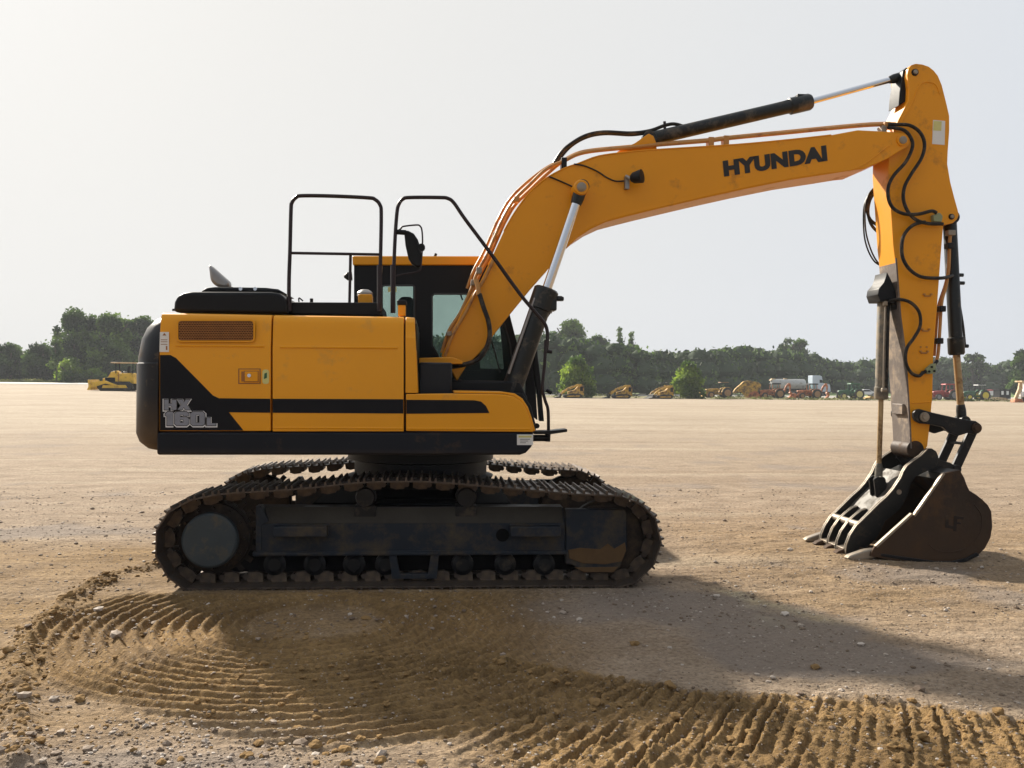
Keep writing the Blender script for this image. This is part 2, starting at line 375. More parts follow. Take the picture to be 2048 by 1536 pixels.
cc = np.stack([ch, gravel_shade, np.clip(sm(10, 40, Y), 0, 1), np.ones_like(ch)], -1).reshape(-1, 4).astype(np.float32)
at.data.foreach_set('color', cc.ravel())
ground = bpy.data.objects.new('ground', me); C.objects.link(ground); ground['kind'] = 'structure'
def gz(x, y): return float(macro(x, y))
def gzi(x, y):     # height of the detailed sheet
    i = min(max(np.searchsorted(xs, x), 1), nx_-1); j = min(max(np.searchsorted(ys, y), 1), ny_-1)
    tx = (x-xs[i-1])/(xs[i]-xs[i-1]); ty = (y-ys[j-1])/(ys[j]-ys[j-1])
    return float((Z[j-1,i-1]*(1-tx)+Z[j-1,i]*tx)*(1-ty)+(Z[j,i-1]*(1-tx)+Z[j,i]*tx)*ty)

def ground_mat():
    g = bpy.data.materials.new('dirt_and_gravel'); g.use_nodes = True; nt = g.node_tree; N = nt.nodes; L = nt.links
    b = N['Principled BSDF']; b.inputs['Roughness'].default_value = .95; b.inputs['Specular IOR Level'].default_value = .15
    tc = N.new('ShaderNodeTexCoord'); at = N.new('ShaderNodeAttribute'); at.attribute_name = 'soil'
    sp = N.new('ShaderNodeSeparateColor'); L.new(at.outputs['Color'], sp.inputs[0])
    def noise(s, d=5, r=.6, vec=None):
        n = N.new('ShaderNodeTexNoise'); n.inputs['Scale'].default_value = s; n.inputs['Detail'].default_value = d; n.inputs['Roughness'].default_value = r
        L.new(vec or tc.outputs['Object'], n.inputs['Vector']); return n.outputs['Fac']
    def mix(f, a, bcol):
        x = N.new('ShaderNodeMix'); x.data_type = 'RGBA'
        for k, v in (('A', a), ('B', bcol)):
            if isinstance(v, tuple): x.inputs[k].default_value = v+(1,)
            else: L.new(v, x.inputs[k])
        if isinstance(f, float): x.inputs['Factor'].default_value = f
        else: L.new(f, x.inputs['Factor'])
        return x.outputs['Result']
    def mr(v, a, b_, c=0., d=1.):
        m_ = N.new('ShaderNodeMapRange'); L.new(v, m_.inputs['Value'])
        for k, q_ in zip(('From Min','From Max','To Min','To Max'), (a, b_, c, d)): m_.inputs[k].default_value = q_
        return m_.outputs['Result']
    mp = N.new('ShaderNodeMapping'); mp.inputs['Scale'].default_value = (.35, 1.0, 1.0); L.new(tc.outputs['Object'], mp.inputs['Vector'])
    big = noise(.35, 5, .6, mp.outputs[0]); mid = noise(2.2, 6, .65); fine = noise(28, 4, .7)
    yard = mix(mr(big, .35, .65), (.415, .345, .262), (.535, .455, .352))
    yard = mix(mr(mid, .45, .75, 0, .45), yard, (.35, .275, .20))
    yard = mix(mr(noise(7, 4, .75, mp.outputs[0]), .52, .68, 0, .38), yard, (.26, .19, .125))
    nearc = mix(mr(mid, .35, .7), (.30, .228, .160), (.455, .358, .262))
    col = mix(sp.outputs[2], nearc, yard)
    mp2 = N.new('ShaderNodeMapping'); mp2.inputs['Scale'].default_value = (.045, .55, 1.0); mp2.inputs['Rotation'].default_value = (0, 0, .09); L.new(tc.outputs['Object'], mp2.inputs['Vector'])
    stk = N.new('ShaderNodeMath'); stk.operation = 'MULTIPLY'; L.new(mr(noise(2.2, 3, .55, mp2.outputs[0]), .56, .63), stk.inputs[0]); L.new(mr(mid, .40, .62), stk.inputs[1])
    st2 = N.new('ShaderNodeMath'); st2.operation = 'MULTIPLY'; st2.inputs[1].default_value = .55; L.new(stk.outputs[0], st2.inputs[0])
    col = mix(st2.outputs[0], col, (.235, .165, .105))
    col = mix(mr(noise(1.5, 3, .5, mp2.outputs[0]), .60, .68, 0, .35), col, (.56, .48, .36))
    churn = mix(mr(mid, .3, .7), (.190, .118, .050), (.37, .24, .105))
    col = mix(sp.outputs[0], col, churn)
    gravel_shade_grey = mix(mr(fine, .3, .7), (.19, .16, .135), (.37, .32, .28))  # gravel colour, also the grey painted into the shadow area
    gm = N.new('ShaderNodeMath'); gm.operation = 'MULTIPLY'; gm.inputs[1].default_value = .72; L.new(sp.outputs[1], gm.inputs[0])
    nf = N.new('ShaderNodeMath'); nf.operation = 'SUBTRACT'; nf.inputs[0].default_value = 1; L.new(sp.outputs[2], nf.inputs[1])
    g2 = N.new('ShaderNodeMath'); g2.operation = 'MULTIPLY'; L.new(gm.outputs[0], g2.inputs[0]); L.new(nf.outputs[0], g2.inputs[1])
    col = mix(g2.outputs[0], col, gravel_shade_grey)
    col = mix(mr(fine, .40, .66, 0, .55), col, (.085, .055, .034))
    vo = N.new('ShaderNodeTexVoronoi'); vo.inputs['Scale'].default_value = 42; L.new(tc.outputs['Object'], vo.inputs['Vector'])
    spk = N.new('ShaderNodeMath'); spk.operation = 'MULTIPLY'
    L.new(mr(vo.outputs['Distance'], .32, .16), spk.inputs[0]); L.new(mr(noise(9, 3), .52, .62), spk.inputs[1])
    s3 = N.new('ShaderNodeMath'); s3.operation = 'MULTIPLY'; s3.inputs[1].default_value = .6; L.new(spk.outputs[0], s3.inputs[0])
    s4 = N.new('ShaderNodeMath'); s4.operation = 'MULTIPLY'; L.new(s3.outputs[0], s4.inputs[0]); L.new(nf.outputs[0], s4.inputs[1])
    col = mix(s4.outputs[0], col, (.44, .38, .32))
    L.new(col, b.inputs['Base Color'])
    bp = N.new('ShaderNodeBump'); bp.inputs['Strength'].default_value = .9; bp.inputs['Distance'].default_value = .022
    ad = N.new('ShaderNodeMath'); ad.operation = 'ADD'; L.new(noise(60, 4, .7), ad.inputs[0]); L.new(noise(16, 4, .7), ad.inputs[1])
    L.new(ad.outputs[0], bp.inputs['Height']); 
    b2 = N.new('ShaderNodeBump'); b2.inputs['Strength'].default_value = .7; b2.inputs['Distance'].default_value = .14
    L.new(noise(3.0, 5, .65, mp.outputs[0]), b2.inputs['Height']); L.new(b2.outputs[0], bp.inputs['Normal'])
    L.new(bp.outputs[0], b.inputs['Normal'])
    return g
me.materials.append(ground_mat())

# loose stones, uncountable
def stones():
    ico = bmesh.new(); bmesh.ops.create_icosphere(ico, subdivisions=1, radius=1)
    bv = np.array([v.co[:] for v in ico.verts]); bf = np.array([[v.index for v in f.verts] for f in ico.faces]); ico.free()
    V = []; Fc = []; o = 0; cols = []
    n = 0
    while n < 24000:
        y = 3.1+(random.random()**1.7)*11; x = random.uniform(-.62, .72)*y+.02
        den = .28+.72*min(1, max(0, 2.2*float(fbm(np.array(x*.9+3.), np.array(y*.9+40.), 4))+.35))
        if ((x+1.15)/.95)**2+((y-4.0)/.6)**2 < 1: den = 1.0
        if random.random() > den: continue
        if -2.2 < x < 1.75 and (7.15 < y < 7.85 or 9.15 < y < 9.85): continue
        s = .0036*math.exp(random.gauss(0, .52)) * (1+.35*(y > 6))
        if random.random() < .010: s *= 2.6
        if ((x+1.15)/.95)**2+((y-4.0)/.6)**2 < 1: s *= 1.35
        if -2.6 < x < -1.6 and random.random() < .2: s *= 1.4
        z = gzi(x, y)
        j = bv*(1+.28*(rng.random(bv.shape)-.5)*2)*np.array([1.25, 1.0, .62])*s
        a = random.random()*6.283; ca, sa = math.cos(a), math.sin(a)
        jj = np.stack([j[:,0]*ca-j[:,1]*sa+x, j[:,0]*sa+j[:,1]*ca+y, j[:,2]+z+.25*s], -1)
        V.append(jj); Fc.append(bf+o); o += len(bv); n += 1
        cols.append(np.full(len(bv), random.random()))
    V = np.concatenate(V); Fc = np.concatenate(Fc)
    me = bpy.data.meshes.new('gravel'); me.from_pydata(V.tolist(), [], Fc.tolist())
    a = me.attributes.new('tone', 'FLOAT', 'POINT'); a.data.foreach_set('value', np.concatenate(cols).astype(np.float32))
    ob = bpy.data.objects.new('gravel', me); C.objects.link(ob); ob['kind'] = 'stuff'
    ob['label'] = 'pale pebbles and small stones lying loose over the dirt yard'; ob['category'] = 'gravel'
    m_ = mat('pebble_stone', (.34, .29, .24), .85, var=.3, vscale=30, bump=.3, bscale=80)
    N = m_.node_tree.nodes; L = m_.node_tree.links; at = N.new('ShaderNodeAttribute'); at.attribute_name = 'tone'
    cr = N.new('ShaderNodeValToRGB'); cr.color_ramp.elements[0].color = (.13, .09, .06, 1); cr.color_ramp.elements[1].color = (.50, .44, .38, 1)
    e = cr.color_ramp.elements.new(.6); e.color = (.25, .19, .14, 1)
    L.new(at.outputs['Fac'], cr.inputs[0]); L.new(cr.outputs[0], N['Principled BSDF'].inputs['Base Color'])
    me.materials.append(m_)
stones()
# earth clods torn up by the tracks
def clods():
    ico = bmesh.new(); bmesh.ops.create_icosphere(ico, subdivisions=2, radius=1)
    bv = np.array([v.co[:] for v in ico.verts]); bf = np.array([[v.index for v in f.verts] for f in ico.faces]); ico.free()
    V = []; Fc = []; o = 0; n = 0
    spots = [GP(*p) for p in [(630,1490),(595,1455),(150,1270),(135,1225),(760,1520),(1630,1335),(690,1500),(540,1440),(1270,1290),(160,1400)]]
    while n < 2000:
        if n < len(spots): x, y = spots[n]; s = .026
        else:
            t = random.random()
            if t < .3:
                k = random.randrange(len(BERM)-1); u = random.random()
                x = BERM[k][0]*(1-u)+BERM[k+1][0]*u+random.gauss(0,.07); y = BERM[k][1]*(1-u)+BERM[k+1][1]*u+random.gauss(0,.07)
            elif t < .75: x = random.uniform(-1.2, 2.9); y = float(np.interp(x, FBX, FBY))-abs(random.gauss(0,.6))
            else: x = random.uniform(-2.6, -.2); y = random.uniform(3.6, 6.4)
            if y < 3.1: continue
            s = .0062*math.exp(random.gauss(0, .60))
        z = gzi(x, y)
        sd = random.random()*50
        nn = np.array([mnoise.noise(Vector(v*1.3+sd)) for v in bv])
        j = bv*(1+.55*nn[:,None])*np.array([1.3, 1.0, .7])*s
        a = random.random()*6.283; ca, sa = math.cos(a), math.sin(a)
        V.append(np.stack([j[:,0]*ca-j[:,1]*sa+x, j[:,0]*sa+j[:,1]*ca+y, j[:,2]+z+.2*s], -1)); Fc.append(bf+o); o += len(bv); n += 1
    V = np.concatenate(V); Fc = np.concatenate(Fc)
    me = bpy.data.meshes.new('soil_clods'); me.from_pydata(V.tolist(), [], Fc.tolist())
    ob = bpy.data.objects.new('soil_clods', me); C.objects.link(ob); ob['kind'] = 'stuff'
    ob['label'] = 'crumbled brown soil clods torn up along the track marks'; ob['category'] = 'soil'
    me.materials.append(mat('clod_soil', (.25, .158, .070), .95, var=.35, vscale=20, bump=.6, bscale=60, spec=.1))
clods()
# ------------------------------------------------------------------ excavator
OFF = Vector((-.2, 8.5, 0))
EX = thing('excavator', 'large orange yellow tracked excavator parked side on with arched boom and black bucket', 'excavator', OFF)
YN, YF = 7.25, 9.75          # sides of the upper body
YC = 8.5
def pp(pts, Y): return [P(a, b, Y) for a, b in pts]

# --- undercarriage
loop_px = [(324,1041),(348,1017),(389,998),(455,986),(553,980),(635,973),(690,967),(745,963),(838,962),(909,966),(991,973),(1073,980),(1155,987),(1225,990),
           (1262,999),(1296,1020),(1314,1048),(1321,1085),(1314,1114),(1297,1142),(1276,1160),(1250,1172)]
lp = [(p[0], p[1]) for p in XZ(loop_px, 7.2)]
lp = lp[:-1]+[(1.50,.022),(1.0,.022),(.4,.022),(-.3,.022),(-1.0,.022),(-1.5,.022),(-1.86,.024)]+XZ([(345,1160),(322,1134),(312,1105),(312,1072)], 7.2)
def closed_spline(pts, sub=14):
    out = []; n = len(pts)
    for i in range(n):
        a, b, c, d = [Vector(pts[(i+k) % n]) for k in (-1, 0, 1, 2)]
        for k in range(sub):
            t = k/sub
            out.append(.5*((2*b)+(c-a)*t+(2*a-5*b+4*c-d)*t*t+(3*b-a-3*c+d)*t**3))
    return out
sp_ = closed_spline([Vector((a, b, 0)) for a, b in lp])
per = [0]
for i in range(len(sp_)): per.append(per[-1]+(sp_[(i+1) % len(sp_)]-sp_[i]).length)
NS = int(round(per[-1]/.182)); pitch = per[-1]/NS
def at_len(s):
    s %= per[-1]; i = max(0, np.searchsorted(per, s)-1)
    t = (s-per[i])/(per[i+1]-per[i]); a = sp_[i]; b = sp_[(i+1) % len(sp_)]
    return a.lerp(b, t)
print('shoes', NS, 'perimeter', per[-1])
def shoe_mesh():
    b = MB(); L_ = pitch
    # plate profile with three grousers, outer side = -z local
    pr = []
    def g(x): return [(x-.010, 0), (x-.006, .026), (x+.006, .026), (x+.010, 0)]
    pr = [(-L_*.5, -.012), (-L_*.5, 0)]+g(-L_*.5+.022)+g(0)+g(L_*.5-.022)+[(L_*.52, 0), (L_*.52, -.012)]
    b.prism(pr, -.30, .30)
    for s in (-1, 1):      # chain links under the plate
        b.prism([(-L_*.36,-.012),(L_*.30,-.012),(L_*.34,-.05),(L_*.25,-.085),(-L_*.1,-.09),(-L_*.34,-.075)], s*.075-.018, s*.075+.018)
        for dx in (-.045, .045): b.cyl((dx, s*.13, 0), (dx, s*.13, .012), .012, n=6)
    b.cyl((L_*.36,-.10,-.05), (L_*.36,.10,-.05), .022, n=10)
    me = bpy.data.meshes.new('track_shoe'); me.from_pydata(b.v, [], b.f)
    bm_ = bmesh.new(); bm_.from_mesh(me); bmesh.ops.recalc_face_normals(bm_, faces=bm_.faces); bm_.to_mesh(me); bm_.free()
    me.materials.append(M['shoe']); me.shade_smooth(); me.set_sharp_from_angle(angle=R(30)); return me
SM = shoe_mesh()
def make_track(yc, near):
    # the crawler frame carries the shoes, rollers, sprocket and idler
    sgn = -1 if near else 1
    def y(a): return yc+sgn*a      # a: outward distance from the track centre
    fr = MB()
    Yf = 7.36
    x0, z0 = XZ([(514,1106)], Yf)[0]; x1 = XZ([(1130,1106)], Yf)[0][0]
    zt = XZ([(700,1048)], Yf)[0][1]; zb = z0
    ya, yb = sorted((y(.14), y(-.14)))
    prof = [(y(.14), zb), (y(.14), zt), (y(.05), zt+.115), (y(-.16), zt+.115), (y(-.16), zb)]
    v = [(x0, a, b) for a, b in prof]+[(x1, a, b) for a, b in prof]; n = 5
    fr.add(v, [tuple(range(n)), tuple(range(2*n-1, n-1, -1))]+[(i, (i+1) % n, (i+1) % n+n, i+n) for i in range(n)])
    ya, yb = sorted((y(.165), y(.10)))
    fr.box(x0-.03, x1+.02, ya, yb, zb-.022, zb+.012)
    frame = fr.build('track_frame', 'frame', EX, bevel=.008)
    e = MB()      # end plate with ridge
    pts = XZ([(512,1012),(522,1012),(538,1042),(524,1050),(524,1106),(512,1106)], Yf)
    ya, yb = sorted((y(.15), y(.02))); e.prism(pts, ya, yb); e.build('end_plate', 'frame', frame, bevel=.004)
    k = MB(); k.box(x0-.3, x1+.35, yc-.02, yc+.02, .10, zb+.1); k.build('added_light_block', 'dark', frame)  # added dark plate, blocks the light showing through under the frame
    d = MB()      # dusty sloping top
    v = [(x0+.05, y(.139), zt+.004), (x1-.02, y(.139), zt+.004), (x1-.02, y(.055), zt+.121), (x0+.05, y(.055), zt+.121)]
    v += [(a, b+sgn*.004, c+.003) for a, b, c in v]
    d.add(v, [(0,1,2,3),(7,6,5,4),(0,4,5,1),(1,5,6,2),(2,6,7,3),(3,7,4,0)])
    if near: d.build('dust_layer', 'framedust', frame)
    for (a, b) in ((551, 657), (1019, 1118)):     # foot steps
        s = MB(); q = XZ([(a,1049),(b,1049),(b,1069),(a,1069)], Yf); ya, yb = sorted((y(.26), y(.14)))
        s.prism(q, ya, yb); s.build('foot_step', 'frame', frame, bevel=.006)
    hq = XZ([(1005,1070)], Yf)[0]
    h = MB(); h.cyl((hq[0], y(.135), hq[1]), (hq[0], y(.146), hq[1]), .052, n=24); h.build('grease_hole', 'dark', frame)
    # idler cover
    c = MB(); q = XZ([(1131,1018),(1250,1019),(1254,1028),(1254,1100),(1240,1135),(1222,1146),(1170,1146),(1145,1130),(1131,1128)], Yf)
    ya, yb = sorted((y(.150), y(.06))); c.prism(q, ya, yb)
    cov = c.build('idler_cover', 'frame', frame, bevel=.010)
    mc = MB(); q = XZ([(1136,1099),(1160,1095),(1200,1098),(1215,1086),(1228,1097),(1249,1084),(1252,1100),(1243,1122),(1210,1128),(1165,1126),(1138,1116)], Yf)
    ya, yb = sorted((y(.158), y(.149))); mc.prism(q, ya, yb)
    q = XZ([(1148,1134),(1236,1133),(1226,1144),(1168,1144)], Yf); mc.prism(q, ya, yb)
    mc.build('mud_cake', 'mudcake', cov, bevel=.003)
    # track guide guard
    t = MB(); q = XZ([(778,1109),(792,1109),(800,1147),(856,1147),(862,1109),(878,1109),(874,1157),(784,1157)], Yf)
    ya, yb = sorted((y(.155), y(.10))); t.prism(q, ya, yb); t.build('track_guard', 'frame', frame, bevel=.004)
    # idler wheel and sprocket
    def wheel(name, px, rad, m):
        cx, cz = XZ([px], Yf)[0]; w = MB()
        w.rev((cx, y(-.10), cz), (cx, y(.10), cz), [(0,rad*.8),(.1,rad),(.3,rad),(.34,rad*1.07),(.66,rad*1.07),(.7,rad),(.9,rad),(1,rad*.8),(.93,rad*.5)], 32)
        o = w.build(name, m, EX); return cx, cz, o
    cx, cz, o = wheel('idler', (1215,1082), .30, 'steel')
    cx, cz, o = wheel('sprocket', (424,1078), .27, 'steel')
    tt = MB()
    for k in range(21):
        a = 2*math.pi*k/21
        tt.bar((cx+math.cos(a)*.25, y(0), cz+math.sin(a)*.25), (cx+math.cos(a)*.345, y(0), cz+math.sin(a)*.345), .05, .045)
    tt.build('sprocket_teeth', 'steel', o, bevel=.004)
    f = MB(); f.rev((cx, y(.05), cz), (cx, y(.24), cz), [(0,.19),(.55,.20),(.62,.215),(.9,.212),(.97,.195),(.99,.10),(1,.03)], 36)
    f.build('final_drive_cover', 'drive', o, bevel=.003)
    if near:
        for k in range(12):
            bo = MB(); a = 2*math.pi*k/12; bo.cyl((cx+math.cos(a)*.24, y(.10), cz+math.sin(a)*.24), (cx+math.cos(a)*.24, y(.135), cz+math.sin(a)*.24), .013, n=6)
            bo.build('bolt', 'steel', o)
    # rollers
    for px in (550, 630, 708, 772, 925, 1010, 1088):
        cx, cz = XZ([(px,1128)], Yf+.05)[0]; w = MB()
        w.rev((cx, y(-.13), cz), (cx, y(.13), cz), [(0,.05),(.08,.07),(.1,.088),(.28,.088),(.32,.07),(.68,.07),(.72,.088),(.9,.088),(.92,.07),(1,.05)], 20)
        w.build('track_roller', 'blackm', EX)
    for px in (730, 933):
        cx, cz = XZ([(px,998)], Yf)[0]; w = MB()
        w.rev((cx, y(-.05), cz+.01), (cx, y(.14), cz+.01), [(0,.07),(.2,.085),(.6,.085),(.65,.06),(.8,.06),(.82,.078),(1,.07)], 20)
        car = w.build('carrier_roller', 'blackm', EX)
        k = MB(); ya, yb = sorted((y(.11), y(-.05))); k.box(cx-.085, cx+.085, ya, yb, cz-.16, cz-.06); k.build('bracket', 'blackm', car, bevel=.008)
    chain = MB()
    chain.box(-1.80, 1.35, yc-.05, yc+.05, .075, .085)
    ch_o = chain.build('track_chain', 'steel', EX, label='dark steel crawler chain with ribbed shoes, '+('near side' if near else 'far side'))
    for i in range(NS):
        s = i*pitch; a = at_len(s-pitch*.45); b = at_len(s+pitch*.45); c_ = at_len(s)
        # travel direction a->b; the outer side is left of it (the loop is traced clockwise)
        d = (b-a).normalized(); out = Vector((-d.y, d.x, 0))
        if out.dot(c_-Vector((-.2,.45,0))) < 0: out = -out
        X_ = Vector((d.x, 0, d.y)); Z_ = Vector((out.x, 0, out.y)); Y_ = Z_.cross(X_)
        mt = Matrix((X_, Y_, Z_)).transposed().to_4x4(); mt.translation = Vector((c_.x, yc, c_.y))-OFF
        if c_.y < .04: mt.translation += Vector((0,0,.002))
        o = bpy.data.objects.new('track_shoe', SM); C.objects.link(o); o.parent = ch_o; o.matrix_basis = mt @ Matrix.Rotation(random.gauss(0,.008), 4, 'Y')
make_track(7.5, True); make_track(9.5, False)
cf = MB()
cf.box(-1.0, .65, 7.66, 9.34, .36, .62); cf.box(-.62, .32, 7.9, 9.1, .62, .74)
cf.build('car_body', 'dark', EX, bevel=.03)
sw = MB(); sw.rev((-.12, YC, .70), (-.12, YC, 1.0), [(0,.62),(.25,.66),(.3,.60),(.7,.60),(.75,.66),(1,.66)], 48)
sw.build('slewing_ring', 'black', EX)

# --- upper structure: skirt / platform
def side_panel(name, px, m, y0=YN, th=.05, roundtop=True, bevel=.006, parent=None):
    b = MB(); b.prism(XZ(px, y0), y0, y0+th); return b.build(name, m, parent or EX, bevel=bevel)
sk = MB(); q = XZ([(313,864),(1067,865),(1068,880),(1063,894),(1052,906),(1040,910),(313,910)], YN)
sk.prism(q, YN, YF); skirt = sk.build('platform_skirt', 'skirt', EX, bevel=.018)
st = MB(); st.prism(XZ([(1034,869),(1066,869),(1066,890),(1034,890)], YN), YN-.003, YN); stk = st.build('warning_sticker', 'white', skirt)
st = MB(); st.prism(XZ([(1037,871),(1063,871),(1063,875),(1037,875)], YN), YN-.0045, YN-.002); st.build('sticker_band', 'stick', stk)
st = MB()
for i, yy in enumerate((878, 881.5, 885)): st.prism(XZ([(1040,yy),(1060-(i*4),yy),(1060-i*4,yy+1),(1040,yy+1)], YN), YN-.0045, YN-.002)
st.build('sticker_print', 'frame', stk)

# counterweight: stacked plan outlines
def ring(z, ins, top=0):
    pl = [(P(q_, 760, w_).x, w_) for q_, w_ in ((316,7.25),(298,7.257),(284,7.30),(276,7.38),(273,7.50),(274,7.80),(283,8.15),(297,8.5))]
    pl = pl+[(x, 17-y) for x, y in pl[-2::-1]]
    cx, cy = -2.0, 8.5
    r = []
    for x, y in pl:
        k = 1-ins/max(.4, math.hypot(x-cx, y-cy)*.5+.2)
        if x > pl[0][0]-.02: r.append((x, cy+(y-cy)*(1-ins*.8), z))
        else: r.append((cx+(x-cx)*(1-ins*1.9), cy+(y-cy)*(1-ins*.8), z))
    return r
zs = [(1.045,.34),(1.055,.22),(1.08,.10),(1.13,.03),(1.20,.0),(1.50,.0),(1.755,.0),(1.765,.012),(1.80,.012),(1.95,.04),(2.05,.09),(2.11,.16),(2.145,.25),(2.155,.36)]
zr0 = P(316,910,YN).z; zr1 = P(316,624,YN).z
cw = MB(); rings = []
for z, ins in zs:
    zz = zr0+(z-1.045)/(2.155-1.045)*(zr1-zr0); rings.append(ring(zz, ins))
n = len(rings[0]); v = [p for r_ in rings for p in r_]; f = []
for j in range(len(rings)-1):
    for k in range(n): f.append((j*n+k, j*n+(k+1) % n, (j+1)*n+(k+1) % n, (j+1)*n+k))
f.append(tuple(range(n))); f.append(tuple(range((len(rings)-1)*n, len(rings)*n)))
cw.add(v, f); cwo = cw.build('counterweight', 'cw', EX, bevel=.006, ang=50)
b = MB(); b.cyl(P(352,622,7.6), P(352,618,7.6), .03, n=12); b.build('lifting_eye', 'blackm', cwo)

# engine-side panels: cross section leans in near the top
TOPL = [(319,623),(543,628),(547,628),(810,632)]
def panel(name, x0p, x1p, ytop0, ytop1, ybot, m='yellow', slant=None):
    """panel between two pixel columns, rounded over at the top; returns object"""
    b = MB(); A = XZ([(x0p, ytop0), (x0p, ybot)], YN); B_ = XZ([(x1p if slant is None else slant, ytop1), (x1p, ybot)], YN)
    def col(xt, xb, zt, zb):
        prof = [(.0, zb), (.0, zb+(zt-zb)*.725), (.007, zb+(zt-zb)*.745), (.016, zb+(zt-zb)*.85), (.028, zb+(zt-zb)*.93), (.040, zt-.030), (.058, zt-.010), (.09, zt), (.30, zt+.004), (.30, zb)]
        return [(xb+(xt-xb)*((z-zb)/(zt-zb)), YN+dy, z) for dy, z in prof]
    l = col(A[0][0], A[1][0], A[0][1], A[1][1]); r = col(B_[0][0], B_[1][0], B_[0][1], B_[1][1]); n = len(l)
    b.add(l+r, [tuple(range(n)), tuple(range(2*n-1, n-1, -1))]+[(i, (i+1) % n, (i+1) % n+n, i+n) for i in range(n)])
    return b.build(name, m, EX, bevel=.005, ang=50)
p_rear = panel('rear_door', 319, 541.5, 624, 628.5, 862)
p_mid = panel('middle_door', 545, 807.5, 628.5, 632.5, 863)
p_nar = panel('corner_panel', 811, 836, 632.5, 633.5, 786, slant=829)
b = MB(); b.box(P(316,700,YN).x, P(832,700,YN).x, YN+.12, YF-.02, P(500,864,YN).z, P(500,640,YN).z); b.build('inner_body', 'black', EX)
# far side cover (seen from other positions)
b = MB(); b.box(P(319,700,YN).x, P(700,700,YN).x, YF-.06, YF, P(500,862,YN).z, P(500,640,YN).z); b.build('far_door', 'yellow', EX, bevel=.01)
# front lower panel with rounded nose
b = MB()
nose = [(812,862),(812,788),(900,787),(980,788),(1010,789),(1028,793),(1042,803),(1052,817),(1060,838),(1066,858),(1067,864)]
b.prism(XZ(nose, YN), YN, YN+.05); p_front = b.build('front_panel', 'yellow', EX, bevel=.007)
b = MB(); tp = [(908,782),(1010,784),(1030,787),(1045,797),(1056,814),(1064,836),(1071,862),(1067,863),(1060,838),(1052,817),(1042,803),(1028,792.5),(1010,788),(908,786)]
b.prism(XZ(tp, YN), YN+.012, YN+.62); b.build('nose_cover', 'yellow', EX, bevel=.004)
# black stripe decals (2 mm proud)
def decal(px, parent, m='letter', name='stripe', d=.0025):
    b = MB(); b.prism(XZ(px, YN), YN-d, YN+.001); return b.build(name, m, parent)
M['stripe'] = mat('black_stripe_film', (.006, .007, .011), .4, spec=.15, var=.2, vscale=4, bump=.04, bscale=80)
decal([(320,710),(341,710),(352,716),(426,791),(438,796.5),(541,797.5),(541,825.5),(458,824.5),(487,861),(320,861)], p_rear, 'stripe', 'black_stripe')
decal([(545.5,797.5),(807,798.5),(807,827),(545.5,825.5)], p_mid, 'stripe', 'black_stripe')
decal([(812.5,799.5),(948,800.5),(962,803),(972,812),(979,826),(812.5,827.5)], p_front, 'stripe', 'black_stripe')
# creases pressed in the doors: raised ribs
for par, x0, x1, yy in ((p_rear, 352, 528, 691), (p_mid, 560, 795, 694)):
    b = MB(); a0, a1 = P(x0,yy,YN), P(x1,yy+1.5,YN)
    b.tube([(a0.x, YN+.004, a0.z), (a1.x, YN+.004, a1.z)], .011, 8); b.build('pressed_crease', 'yellow', par)
b = MB(); a0, a1 = P(546,855,YN), P(806,857,YN); b.tube([(a0.x, YN+.006, a0.z), (a1.x, YN+.006, a1.z)], .011, 8); b.build('pressed_crease', 'yellow', p_mid)
b = MB(); a0, a1 = P(814,857,YN), P(1060,858,YN); b.tube([(a0.x, YN+.006, a0.z), (a1.x, YN+.006, a1.z)], .011, 8); b.build('pressed_crease', 'yellow', p_front)
# vent grille on the rear door: dark recess, mesh and rim
def rrect(x0, y0, x1, y1, r, k=4):
    o = []
    for cx, cy, a0 in ((x1-r,y0+r,-90),(x1-r,y1-r,0),(x0+r,y1-r,90),(x0+r,y0+r,180)):
        for i in range(k+1):
            a = R(a0+90*i/k); o.append((cx+r*math.cos(a), cy+r*math.sin(a)))
    return o
b = MB(); b.prism(XZ(rrect(355.5,640.5,508.5,682.5,7), YN), YN-.003, YN+.02); gr = b.build('vent_grille', 'dark', p_rear)
b = MB()
for i in range(11):
    yy = 644+i*3.5; a0, a1 = P(358,yy,YN), P(506,yy,YN); b.bar((a0.x,YN-.0055,a0.z), (a1.x,YN-.0055,a1.z), .006, .0065)
for i in range(30):
    for j in range(10):
        xx = 360+i*5+(j % 2)*2.5; yy = 644+j*3.5
        if xx > 505: continue
        a0, a1 = P(xx,yy,YN), P(xx,yy+3.5,YN); b.bar((a0.x,YN-.0055,a0.z), (a1.x,YN-.0055,a1.z), .005, .0042)
b.build('mesh', 'grille', gr)
b = MB(); o_ = XZ(rrect(354,639,510,684,8), YN); i_ = XZ(rrect(357,642,507,681,6), YN); n = len(o_)
v = [(x, YN-.008, z) for x, z in o_]+[(x, YN-.008, z) for x, z in i_]+[(x, YN, z) for x, z in o_]+[(x, YN, z) for x, z in i_]
b.add(v, [(i, (i+1) % n, (i+1) % n+n, i+n) for i in range(n)]+[(i, i+2*n, (i+1) % n+2*n, (i+1) % n) for i in range(n)]+[(i+n, (i+1) % n+n, (i+1) % n+3*n, i+3*n) for i in range(n)])
b.build('rim', 'yellow', gr)
